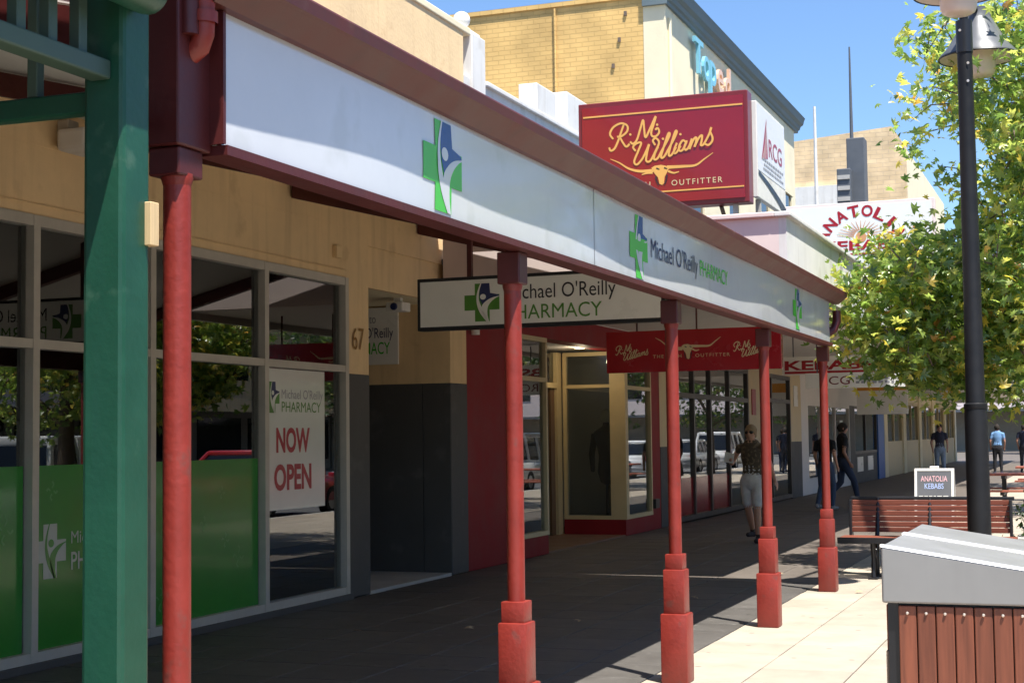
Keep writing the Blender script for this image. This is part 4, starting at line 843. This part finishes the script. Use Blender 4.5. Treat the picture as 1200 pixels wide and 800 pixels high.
for x in (bL, bR-.03): MB().bbox(x, x+.03, 17.06, 17.19, .40, .82, .006).build('end_bar', M_black, bc)

def leaf_geo(mb, c, q, s):
    P = []
    for i in range(11):
        a = R(-90+360*i/11*1.0)
    tips = [(-1.1, -.15, .5), (-.8, .55, .8), (0, 1.05, 1), (.8, .55, .8), (1.1, -.15, .5)]
    pts = [(0, -.45, 0), (-.55, -.42, -.05), (-.95, -.18, -.22), (-.42, .08, .0), (-.78, .62, -.18), (-.2, .38, .02), (0, 1.05, -.16), (.2, .38, .02), (.78, .62, -.18), (.42, .08, 0), (.95, -.18, -.22), (.55, -.42, -.05)]
    V = [q @ (Vector(p)*s) + c for p in [(0, 0, .04)]+pts]
    mb.add(V, [(0, i, i+1) for i in range(1, 12)] + [(0, 12, 1)])
def rnd_q(up=.6):
    d = Vector((random.gauss(0, 1), random.gauss(0, 1), random.gauss(0, 1)+up)).normalized()
    return d.to_track_quat('Z', 'Y') @ Quaternion((0, 0, 1), random.uniform(0, 6.28))
def make_tree(name, base, crown_c, cr, nclump, nleaf, leaf_s, label, trunk_h, mt, skip=None, trunk_r=.13, seed=1, more=()):
    random.seed(seed)
    base = Vector(base); t = thing(name, base, label, 'tree', 'street trees')
    tops = Vector((base.x, base.y, base.z+trunk_h)); cc = Vector(crown_c)
    tr = MB(); tr.tube([base-Vector((0, 0, .1)), base+Vector((.02, .01, trunk_h*.5)), tops, Vector((cc.x, cc.y, cc.z+cr[2]*.55))], [trunk_r*1.25, trunk_r, trunk_r*.8, .03], 12)
    limbs = []
    for k in range(11):
        a = k*2.4+random.uniform(-.3, .3); h = trunk_h*.8+(cc.z+cr[2]*.4-trunk_h*.8)*k/11; p0_ = Vector((base.x, base.y, base.z+h)); 
        rr = random.uniform(.6, .85)
        e = Vector((cc.x+cr[0]*rr*math.cos(a), cc.y+cr[1]*rr*math.sin(a), min(cc.z+cr[2]*.75, p0_.z+random.uniform(.2, 1.5))))
        if skip and e.x < -1.2: e = p0_.lerp(e, .6)
        mid = (p0_+e)/2+Vector((0, 0, random.uniform(.1, .5))); pts = [p0_, p0_.lerp(mid, .5)+Vector((0, 0, .1)), mid, mid.lerp(e, .5)+Vector((0, 0, .05)), e]
        tr.tube(pts, [.06, .05, .038, .025, .012], 7); limbs += [p0_.lerp(mid, .6), mid, mid.lerp(e, .5), e]
    lv = MB(); cl = []; tries = 0
    while len(cl) < nclump and tries < nclump*30:
        tries += 1
        d = Vector((random.gauss(0, 1), random.gauss(0, 1), random.gauss(0, 1))).normalized(); rr = random.random()**.42
        p = Vector((cc.x+d.x*cr[0]*rr, cc.y+d.y*cr[1]*rr, cc.z+d.z*cr[2]*rr))
        n3 = math.sin(p.x*1.9+seed)+math.sin(p.y*1.7+1.3*seed)+math.sin(p.z*2.1+.7*seed)
        if n3 < -1.0 and random.random() < .8: continue
        if skip and skip(p): continue
        cl.append(p)
    for c_, r_, n_ in more:
        for k in range(n_):
            d = Vector((random.gauss(0, 1), random.gauss(0, 1), random.gauss(0, 1))).normalized()*random.random()**.4
            cl.append(Vector((c_[0]+d.x*r_[0], c_[1]+d.y*r_[1], c_[2]+d.z*r_[2])))
    tw = MB(); nodes = list(limbs); ax0 = Vector((base.x, base.y, 0)); cl.sort(key=lambda p: (p.x-base.x)**2+(p.y-base.y)**2)
    for p in cl:
        b = min(nodes, key=lambda q: (q-p).length); nodes.append(p)
        m_ = b.lerp(p, .5)+Vector((random.gauss(0, .05), random.gauss(0, .05), .08)); tw.tube([b, m_, p], [.012, .008, .003], 4, False)
        ax = (p-b).normalized() if (p-b).length > 1e-4 else Vector((0, 0, 1))
        for k in range(nleaf):
            s_ = random.uniform(-.5, .25); off = ax*s_*.6+Vector((random.gauss(0, .16), random.gauss(0, .16), random.gauss(0, .14)-.05))
            leaf_geo(lv, p+off, rnd_q(.9), leaf_s*random.uniform(.5, 1.3))
    tr.build('trunk', M_bark, t, True); tw.build('twigs', M_bark, t, fixn=False)['kind'] = 'stuff'; lv.build('crown', mt, t, fixn=False)
    return t
t1 = make_tree('liquidambar_tree', (.5, 19.0, 0), (.25, 19.0, 4.5), (3.15, 2.7, 3.3), 430, 34, .072, 'leafy liquidambar behind the lamp post with yellowing leaves', 2.2, M_leaf, skip=lambda p: (p.z > 3.75 and (p.x < -2.15 or (p.x < -1.75 and p.z < 5.0) or (p.x < -1.3+.2*max(0, p.z-4.6) and random.random() < .2))) or p.z < 1.8, seed=3, more=[((-1.75, 18.4, 3.0), (1.2, 1.2, .95), 130), ((-.6, 18.6, 2.9), (1.5, 1.3, 1.1), 90), ((-.5, 18.6, 5.0), (1.0, 1.2, 1.6), 100)])
# a low drooping branch on the shop side
t2 = make_tree('liquidambar_tree', (.4, 31, 0), (.2, 31, 4.2), (3.0, 3.0, 2.6), 430, 22, .085, 'second street tree with darker leaves behind the first liquidambar', 2.0, M_leafd, seed=8)
for i, (x, y, s, rz, lab) in enumerate([(.5, 45, 1.1, 1.3, 'third street tree along the kerb above the picnic tables'), (.6, 60, 1.15, 2.9, 'fourth street tree along the kerb'), (1.0, 78, 1.3, 4.1, 'farthest street tree at end of the near kerb'),
        (21.5, 12, 1.25, .7, 'tree on the opposite pavement nearest the camera'), (21.6, 30, 1.4, 2.2, 'second tree on the opposite pavement'), (21.4, 50, 1.3, 5.0, 'third tree on the opposite pavement'), (21.5, 72, 1.4, 3.4, 'farthest tree on the opposite pavement'), (6, 112, 1.8, 0.4, 'big dark tree at far end of the street'), (-1.5, 108, 1.6, 2.4, 'dark tree at far end beside the footpath')]):
    c = copy_tree(t2); c.location = (x, y, 0); c.rotation_euler = (0, 0, rz); c.scale = (s, s, s); c['label'] = lab
random.seed(11)
pl = thing('shrub_planter', (-.45, 17.45, 0), 'dark green shrub in planter box at right end of bench', 'planter')
MB().bbox(-.84, -.1, 17.2, 17.8, 0, .42, .015).build('planter_box', M_kerb, pl)
sh = MB()
for k in range(900):
    p = Vector((-.47+random.gauss(0, .19), 17.5+random.gauss(0, .17), .56+random.gauss(0, .12)))
    if p.z > .4: leaf_geo(sh, p, rnd_q(.4), .03)
sh.build('foliage', M_hedge, pl, fixn=False)

af = thing('a_frame_sign', (-2.5, 26, 0), 'grey chalkboard a-frame with kebab lettering behind the bench', 'sign')
def tilt(y0, lean): return lambda u, v, d=0: Vector((u, y0-d+lean*v, v))
M_slate = mat('slate_board', (.13, .135, .15), .35, var=.1)
for y0, ln_, nm in ((25.75, .2, 'front_board'), (26.25, -.2, 'rear_board')):
    g_ = tilt(y0, ln_); s_ = 1 if ln_ > 0 else -1
    fr_ = MB(); 
    for (ua, ub, va, vb) in ((-2.81, -2.77, .04, .95), (-2.23, -2.19, .04, .95), (-2.77, -2.23, .91, .95), (-2.77, -2.23, .1, .14)): fr_.prism([(ua, va), (ub, va), (ub, vb), (ua, vb)], lambda u, v, d: g_(u, v, d*s_), -.015, .015)
    fo = fr_.build(nm, M_white, af); MB().prism([(-2.775, .13), (-2.225, .13), (-2.225, .92), (-2.775, .92)], lambda u, v, d: g_(u, v, d*s_), -.006, .008).build('slate', M_slate, fo)
gA = tilt(25.75, .2)
lettering('ANATOLIA', gA, -2.71, -2.29, .74, .83, mat('pink_chalk', (.75, .45, .5), .7, var=.1), af, .012, .01); lettering('KEBABS', gA, -2.65, -2.35, .62, .71, mat('blue_chalk', (.4, .5, .8), .7, var=.1), af, .012, .01)
cl_ = MB(); u = -2.74
while u < -2.28: l = random.uniform(.03, .08); cl_.poly([gA(u, .475, .012), gA(u+l, .475, .012), gA(u+l, .51, .012), gA(u, .51, .012)]); u += l+.02
cl_.build('chalk_line', M_white, af, fixn=False); MB().bbox(-2.57, -2.43, 25.93, 26.07, .945, .985, .01).build('carry_handle', M_white, af)

def picnic_table(x0, x1, yc, label):
    t = thing('picnic_table', ((x0+x1)/2, yc, 0), label, 'table', 'picnic tables')
    for k in range(5): MB().bbox(x0, x1, yc-.37+k*.15, yc-.235+k*.15, .715, .755, .006).build('top_plank', M_tabwood, t)
    for s in (-1, 1):
        for k in range(2): MB().bbox(x0, x1, yc+s*.72-.14+k*.15, yc+s*.72-.005+k*.15, .43, .465, .006).build('seat_plank', M_tabwood, t)
    for x in (x0+.3, x1-.3):
        MB().box(x-.04, x+.04, yc-.06, yc+.06, 0, .715).build('pedestal', M_black, t); MB().box(x-.035, x+.035, yc-.8, yc+.8, .37, .43).build('cross_arm', M_black, t); MB().box(x-.035, x+.035, yc-.36, yc+.36, .66, .714).build('top_arm', M_black, t)
picnic_table(-1.95, -.1, 30.3, 'nearest red timber picnic table right of the lamp post'); picnic_table(-1.7, .2, 36, 'second red timber picnic table behind the nearest one'); picnic_table(-1.6, .3, 42, 'third picnic table farthest along the pavement')

# ================================================================== PEOPLE
from mathutils.kdtree import KDTree
M_skin = mat('skin', (.52, .28, .19), .5, var=.06, scale=20); M_skin2 = mat('skin_tanned', (.4, .2, .13), .5, var=.06, scale=20)
def person(loc, h, rz, label, J, mats, voxel=.013, hair=None, extra=None, name='person'):
    """J: joint positions for a 1.7 m figure facing -Y.  mats: dict region -> material"""
    k = h/1.7; order = list(mats.keys()); src = MB(); tags_ = []
    t = tag(bpy.data.objects.new(name, bpy.data.meshes.new('body')), label, 'person')
    def seg(reg, pts, rad, flat=1., n=14):
        Q, Rr = [], []
        for i in range(len(pts)-1):
            for q in range(5): f_ = q/5; Q.append(Vector(pts[i]).lerp(Vector(pts[i+1]), f_)); Rr.append(rad[i]+(rad[i+1]-rad[i])*f_)
        Q.append(Vector(pts[-1])); Rr.append(rad[-1]); a = len(src.v); src.tube(Q, Rr, n)
        src.sphere(pts[0], rad[0], 12, 8); src.sphere(pts[-1], rad[-1], 12, 8)
        if flat != 1.:
            cy = sum(p[1] for p in pts)/len(pts)
            for v in src.v[a:]: v.y = cy+(v.y-cy)*flat
        tags_.extend([order.index(reg)]*(len(src.v)-a))
    def ell(reg, c, r): a = len(src.v); src.sphere(c, r, 20, 14); tags_.extend([order.index(reg)]*(len(src.v)-a))
    hz = J.get('headturn', 0); 
    # torso
    seg('top', [(0, 0, 1.0), (0, -.005, 1.12), (0, -.01, 1.27), (0, 0, 1.38)], [.15, .138, .165, .15], .68)
    seg('top', [(-.15, 0, 1.385), (.15, 0, 1.385)], [.062, .062]); ell('top', (0, -.0, 1.4), (.13, .08, .07))
    seg('bottom', [(0, 0, .9), (0, 0, 1.0)], [.165, .155], .72)
    seg('skin', [(0, 0, 1.4), (0, -.012, 1.52)], [.055, .052])
    hc_ = Vector((0, -.02, 1.6)); ell('skin', hc_, (.076, .095, .108)); ell('skin', (0, -.04, 1.545), (.055, .062, .055)); ell('skin', (0, -.118, 1.588), (.013, .02, .02)); ell('skin', (0, -.108, 1.552), (.022, .012, .008))
    for s in (-1, 1): ell('skin', (s*.077, -.005, 1.595), (.012, .022, .032))
    for s, S in ((-1, 'L'), (1, 'R')):
        sh_, el_, wr = Vector((s*.185, 0, 1.38)), Vector(J['el'+S]), Vector(J['wr'+S])
        sl_ = J.get('sleeve', .55); cut = sh_.lerp(el_, sl_)
        seg('top', [sh_, cut], [.062, .054]); seg('skin', [cut, el_], [.044, .038]); seg('skin', [el_, wr], [.038, .026])
        d_ = (wr-el_).normalized(); palm = wr+d_*.055; seg('skin', [wr, palm], [.026, .03], 1.)
        sd = d_.cross(Vector((0, 1, 0))); sd = sd.normalized() if sd.length > .1 else Vector((1, 0, 0)); sd2 = Vector((0, 1, 0)); curl = Vector((0, -.35, -.2))
        for q, (o_, ln_) in enumerate(((-.027, .06), (-.009, .072), (.009, .068), (.027, .05))):
            r0 = palm+sd2*o_+d_*.015; m1 = r0+d_*ln_*.55; seg('skin', [r0, m1, m1+(d_+curl*.8+Vector((-s*.25, 0, 0))).normalized()*ln_*.5], [.0095, .009, .008], 1., 8)
        tb_ = wr+d_*.02-sd2*.025; seg('skin', [tb_, tb_+(d_*.6-sd2*.8).normalized()*.035, tb_+(d_*.9-sd2*.45).normalized()*.065], [.0115, .0105, .009], 1., 8)
        hp, kn, an = Vector((s*.088, 0, .9)), Vector(J['kn'+S]), Vector(J['an'+S])
        if J.get('shorts'):
            c2 = hp.lerp(kn, .8); seg('bottom', [hp, c2], [.1, .082]); seg('skin', [c2, kn, kn.lerp(an, .35), an], [.06, .052, .054, .034])
        else: seg('bottom', [hp, kn, kn.lerp(an, .3), an], [.098, .066, .062, .046])
        toe = an+Vector(J.get('toe'+S, (s*.02, -.16, -.045))); seg('shoe', [an+Vector((0, .03, -.045)), toe], [.042, .034]); seg('shoe', [an, an+Vector((0, 0, -.04))], [.04, .042])
    src_o = src.build('tmp', mats['top'], None, fixn=False); md = src_o.modifiers.new('r', 'REMESH'); md.mode = 'VOXEL'; md.voxel_size = voxel; sm_ = src_o.modifiers.new('s', 'SMOOTH'); sm_.iterations = 2; sm_.factor = .5
    dg = bpy.context.evaluated_depsgraph_get(); dg.update(); me = bpy.data.meshes.new_from_object(src_o.evaluated_get(dg)); bpy.data.objects.remove(src_o)
    kd = KDTree(len(src.v)); [kd.insert(v, i) for i, v in enumerate(src.v)]; kd.balance()
    me.materials.clear(); [me.materials.append(mats[o_]) for o_ in order]
    for p in me.polygons: p.material_index = tags_[kd.find(p.center)[1]]; p.use_smooth = True
    COL.objects.link(t); t.data = me
    # hair
    hb = MB(); nn, mm = 22, 12; hl = J.get('hairlow', -.25)
    for sc_ in (1.0,):
        Vh, Fh = [], []
        for i in range(mm+1):
            ph_ = math.pi*(i/mm)*.72
            for q in range(nn):
                a_ = 2*math.pi*q/nn; front = max(0, -math.sin(a_)); pe = ph_*(1-.42*front); w_ = 1+.06*math.sin(a_*5+i)+.04*math.sin(a_*9+2*i)
                Vh.append((.088*math.sin(pe)*math.cos(a_)*w_, -.012+.108*math.sin(pe)*math.sin(a_)*w_, 1.608+.122*math.cos(pe)))
        for i in range(mm):
            for q in range(nn): Fh.append((i*nn+q, (i+1)*nn+q, (i+1)*nn+(q+1) % nn, i*nn+(q+1) % nn))
        hb.add(Vh, Fh)
    ho_ = hb.build('hair', hair, None, True); md = ho_.modifiers.new('sol', 'SOLIDIFY'); md.thickness = .02; ho_.parent = t
    eb = MB()
    if J.get('glasses'):
        for s in (-1, 1): eb.sphere((s*.034, -.104, 1.607), (.032, .014, .024), 12, 8); eb.tube([(s*.06, -.1, 1.612), (s*.08, 0, 1.61)], .005, 6)
        eb.tube([(-.02, -.112, 1.61), (.02, -.112, 1.61)], .005, 6); g_ = eb.build('sunglasses', M_carglass, None, True)
    else:
        for s in (-1, 1): eb.sphere((s*.03, -.104, 1.605), (.012, .008, .008), 10, 6)
        g_ = eb.build('eyes', M_ink, None, True)
    g_.parent = t
    if extra: extra(t)
    t.location = (loc[0], loc[1], loc[2] if len(loc) > 2 else 0); t.rotation_euler = (0, 0, rz); t.scale = (k, k, k)
    return t
def fabric(name, col, blot=None): return mat(name, col, .85, var=.15, scale=12, bump=.2, bscale=60, dirt=blot)
walk = dict(elL=(-.25, .06, 1.12), wrL=(-.24, -.06, .9), elR=(.25, -.02, 1.12), wrR=(.26, -.12, .92), knL=(-.09, -.14, .5), anL=(-.09, -.1, .09), knR=(.09, .02, .49), anR=(.09, .2, .13))
stand = dict(elL=(-.24, .02, 1.12), wrL=(-.23, -.06, .89), elR=(.24, .02, 1.12), wrR=(.22, -.08, .9), knL=(-.1, -.02, .49), anL=(-.11, .0, .085), knR=(.1, -.02, .49), anR=(.11, .0, .085))
J1 = dict(walk, glasses=True, shorts=True, sleeve=.12, elL=(-.34, .07, 1.16), wrL=(-.27, -.14, 1.2), elR=(.27, .03, 1.13), wrR=(.36, -.03, .9), knL=(-.085, .04, .5), anL=(-.08, .2, .16), knR=(.085, -.05, .49), anR=(.08, -.02, .085))
def paper(t):
    o = MB().prism([(-.36, 1.18), (-.22, 1.16), (-.2, 1.3), (-.34, 1.33)], lambda u, v, d: Vector((u, -.2+d+.1*(v-1.2), v)), 0, .012).build('folded_paper', M_white); o.parent = t
def bagx(t):
    o = MB().tube([(.2, .1, 1.2), (.27, .12, 1.0)], [.03, .03], 8).bbox(.2, .34, .0, .22, .8, 1.05, .03).build('shoulder_bag', M_ink, None, True); o.parent = t
def both(t): paper(t)
person((-4.62, 21.8), 1.66, R(-8), 'woman in patterned brown top and white shorts with sunglasses walking towards camera', J1,
       {'top': fabric('brown_leaf_print', (.075, .055, .038), ((.2, .15, .09), 22, .52, .8)), 'bottom': fabric('white_shorts', (.62, .6, .6)), 'skin': M_skin, 'shoe': fabric('dark_sandal', (.03, .02, .02))}, .012, fabric('blonde_grey_hair', (.3, .21, .12)), both)
JB = dict(walk, toeL=(-.02, -.16, -.045))
person((-5.12, 31.2), 1.66, R(160), 'person in black t-shirt and blue jeans walking away behind the last red post', JB, {'top': fabric('black_tee', (.012, .012, .014)), 'bottom': fabric('blue_jeans', (.05, .08, .14)), 'skin': M_skin, 'shoe': fabric('grey_shoe', (.3, .3, .3))}, .014, fabric('fair_hair', (.25, .17, .1)))
def wbag(t):
    o = MB().prism([(.2, .62), (.36, .62), (.33, .9), (.22, .9)], lambda u, v, d: Vector((u, -.12+d, v)), 0, .06).build('paper_bag', M_white); o.parent = t
person((-5.05, 33.0), 1.74, R(118), 'person in dark clothes with pale bag striding beside the black t-shirt walker', dict(walk, knL=(-.09, -.2, .52), anL=(-.09, -.28, .12), anR=(.09, .34, .17)), {'top': fabric('black_jacket', (.014, .014, .018)), 'bottom': fabric('dark_jeans', (.03, .045, .09)), 'skin': M_skin2, 'shoe': fabric('dark_shoe', (.02, .025, .05))}, .014, fabric('dark_hair', (.02, .014, .01)), wbag)
person((-4.9, 53.0), 1.78, R(15), 'man in navy print t-shirt and pale jeans standing far along footpath', dict(stand, elL=(-.26, .02, 1.13)), {'top': fabric('navy_tee', (.018, .02, .04), ((.12, .06, .08), 16, .58, .8)), 'bottom': fabric('pale_jeans', (.25, .32, .42)), 'skin': M_skin, 'shoe': MATS['dark_shoe']}, .018, fabric('brown_hair', (.06, .035, .02)))
person((-3.35, 58.0), 1.76, R(185), 'man in light blue shirt seen from behind right of lamp post', stand, {'top': fabric('light_blue_shirt', (.14, .28, .5)), 'bottom': fabric('black_trousers', (.012, .012, .016)), 'skin': M_skin2, 'shoe': MATS['dark_shoe']}, .02, MATS['dark_hair'])
person((-2.5, 59.5), 1.76, R(170), 'man in navy shirt seen from behind near the right edge', stand, {'top': fabric('navy_shirt', (.015, .02, .045)), 'bottom': fabric('dark_trousers', (.02, .02, .03)), 'skin': M_skin2, 'shoe': MATS['dark_shoe']}, .02, MATS['dark_hair'])
person((-1.9, 62), 1.72, R(190), 'person in black at far right edge beneath the trees', stand, {'top': MATS['black_tee'], 'bottom': MATS['dark_jeans'], 'skin': M_skin, 'shoe': MATS['dark_shoe']}, .02, MATS['brown_hair'])

# ================================================================== PARKED CARS (mirrored in the shop glass)
def car(name, yc, col, label, suv=False, xc=2.95):
    t = thing(name, (0, 0, -.12), label, 'car', 'cars parked along the kerb')
    mp = mat(name+'_paint_'+col[0], col[1], .3, var=.03, coat=.8)
    Lh = 2.3; zb = .95 if suv else .88; zr = 1.78 if suv else 1.46; w_ = .93
    lo = [(-Lh, .32), (-Lh+.05, .26), (Lh-.05, .26), (Lh, .4), (Lh-.02, .72), (Lh-.45, zb-.06), (1.25, zb), (-Lh+.2, zb+.03), (-Lh+.02, zb-.1), (-Lh-.04, .5)]
    bm = bmesh.new(); vs_ = [bm.verts.new((-w_, y, z)) for y, z in lo]; f_ = bm.faces.new(vs_); ex = bmesh.ops.extrude_face_region(bm, geom=[f_]); [setattr(v.co, 'x', w_) for v in ex['geom'] if isinstance(v, bmesh.types.BMVert)]
    bmesh.ops.recalc_face_normals(bm, faces=bm.faces[:]); bmesh.ops.bevel(bm, geom=bm.edges[:], offset=.07, segments=3, affect='EDGES')
    me = bpy.data.meshes.new('body'); bm.to_mesh(me); bm.free(); me.materials.append(mp); me.polygons.foreach_set('use_smooth', [True]*len(me.polygons))
    b = bpy.data.objects.new('body', me); COL.objects.link(b); b.parent = t
    b0, b1, r0, r1 = (-2.2, 1.15, -2.0, .35) if suv else (-1.85, 1.2, -1.05, .3)
    V = [(-w_+.08, b0, zb-.03), (w_-.08, b0, zb-.03), (w_-.08, b1, zb-.03), (-w_+.08, b1, zb-.03), (-w_+.24, r0, zr-.07), (w_-.24, r0, zr-.07), (w_-.24, r1, zr-.07), (-w_+.24, r1, zr-.07)]
    g_ = MB(); g_.add(V, [(0, 1, 5, 4), (1, 2, 6, 5), (2, 3, 7, 6), (3, 0, 4, 7), (4, 5, 6, 7)]); go = g_.build('cabin_glass', M_carglass, None); go.parent = b
    rf = MB().bbox(-w_+.22, w_-.22, r0-.04, r1+.06, zr-(.17 if suv else .13), zr, .04, 3).build('roof', mp, None, True); rf.parent = b
    pm = MB()
    for s in (-1, 1):
        for (ya, yb) in ((b0, r0), (b1, r1), (-.35, -.32), (-1.35 if suv else -1.15, -1.3 if suv else -.95)):
            pm.tube([(s*(w_-.08), ya, zb-.04), (s*(w_-.235), yb, zr-.05)], .06 if suv else .045, 6)
    po_ = pm.build('pillars', mp, None); po_.parent = b
    for s in (-1, 1):
        for yy in (-1.4, 1.42):
            w1 = MB().lathe([(.19, -.1), (.31, -.11), (.33, -.08), (.33, .08), (.31, .11), (.19, .1)], (s*(w_-.1), yy, .33), 24, 'X').build('wheel', M_tyre, None, True); w1.parent = t
            w2 = MB().lathe([(0, .06*s), (.05, .09*s), (.17, .085*s), (.2, .1*s), (.2, 0)], (s*(w_-.1), yy, .33), 20, 'X').build('rim', M_rim, None, True); w2.parent = w1
        tl = MB().bbox(s*(w_-.14)-.09, s*(w_-.14)+.09, -Lh-.05, -Lh+.12, .72, zb+(.15 if suv else -.02), .03).build('tail_light', M_pred, None, True); tl.parent = t
        hl = MB().bbox(s*(w_-.2)-.16, s*(w_-.2)+.16, Lh-.3, Lh-.01, .62, .76, .03).build('headlight', M_steelrib_glint, None, True); hl.parent = t
        mr_ = MB().bbox(s*(w_+.06)-.08, s*(w_+.06)+.08, .72, .86, zb-.02, zb+.13, .03).build('mirror', mp, None, True); mr_.parent = t
    t.location = (xc, yc, -.12); return t
car('suv', 22.9, ('white', (.75, .75, .75)), 'white four wheel drive parked by kerb, mirrored in pharmacy glass', True)
car('hatchback', 29.0, ('red', (.45, .02, .02)), 'red car parked by kerb, mirrored in pharmacy glass')
car('sedan', 36.0, ('silver', (.5, .5, .52)), 'silver sedan parked third along the kerb'); car('suv', 44.5, ('white', (.75, .75, .75)), 'white four wheel drive parked fourth along the kerb', True)
car('hatchback', 51.5, ('blue', (.03, .06, .15)), 'dark blue car parked fifth along the kerb'); car('sedan', 58.5, ('white', (.75, .75, .75)), 'white sedan parked sixth along the kerb')
car('sedan', 65.5, ('silver', (.5, .5, .52)), 'silver sedan parked seventh along the kerb'); car('suv', 72.5, ('white', (.75, .75, .75)), 'last white four wheel drive along the kerb', True)

# ================================================================== OPPOSITE SIDE (mirrored in the glass) and street end
opp = [(-2, 12, 7, M_cream, 'cream two storey shop across the street'), (12.2, 14, 8.5, M_brickF, 'sandy brick shop across the street'), (26.4, 13, 6.5, M_white, 'white low shop across the street'), (39.6, 16, 9, M_pink, 'pink rendered shop across the street'), (55.8, 18, 7.5, M_tan, 'tan shop across the street'), (74, 20, 8.5, M_cream, 'cream corner shop at far end across the street')]
for y0, wd, h, m, lab in opp:
    t = thing('opposite_shop', (24.5, y0, 0), lab, 'building', 'shops across the street')
    MB().box(24.5, 32, y0, y0+wd, 3, h).build('upper_wall', m, t); MB().box(24.7, 32, y0, y0+wd, 0, 3).build('ground_wall', M_interior, t)
    MB().box(24.4, 24.5, y0, y0+wd, h-.4, h+.1).build('cornice', M_kerb, t); MB().box(21.6, 24.5, y0+.1, y0+wd-.1, 3.0, 3.15).build('awning_roof', M_iron, t); MB().box(21.5, 21.6, y0+.1, y0+wd-.1, 2.8, 3.4).build('awning_fascia', m, t)
    for k in range(3):
        y = y0+wd*(k+.3)/3; MB().box(24.46, 24.5, y, y+1.3, 4.4, 6.0).build('window', M_carglass, t)
    for k in range(4): MB().box(24.64, 24.7, y0+.4+k*wd/4, y0+k*wd/4+wd/4-.3, .5, 2.6).build('shop_window', M_carglass, t)
en = thing('street_end_building', (4, 125, 0), 'dark building closing the far end of the street', 'building')
MB().box(-30, 40, 125, 132, 3.2, 9).build('upper_wall', M_pink, en); MB().box(-30, 40, 125.3, 132, 0, 3.2).build('ground_wall', M_interior, en); MB().box(-30, 40, 121.5, 125, 3.0, 3.2).build('awning', M_iron, en)
for k in range(14): MB().box(-28+k*5, -26.4+k*5, 124.95, 125, 4.6, 6.6).build('window', M_carglass, en)

# a few fallen leaves on the paving
for i, (x, y, where) in enumerate([(-4.8, 11.6, 'near the now open window'), (-4.1, 12.3, 'under the pharmacy hanging sign'), (-5.6, 11.2, 'close to the pharmacy window sill'), (-3.3, 16.9, 'beside the bench shadow'), (-2.2, 15.2, 'on cream paving left of bench'), (-3.6, 14.3, 'under the awning by third post'), (-1.6, 15.8, 'on sunny paving in front of bench')]):
    mb = MB(); leaf_geo(mb, Vector((x, y, .02)), Quaternion((0, 0, 1), i*1.7) @ Quaternion((1, 0, 0), .25), .05)
    tag(mb.build('fallen_leaf', mat('dry_leaf', (.4, .3, .18), .8), None, fixn=False), 'dry fallen leaf lying '+where, 'leaf', 'fallen leaves')
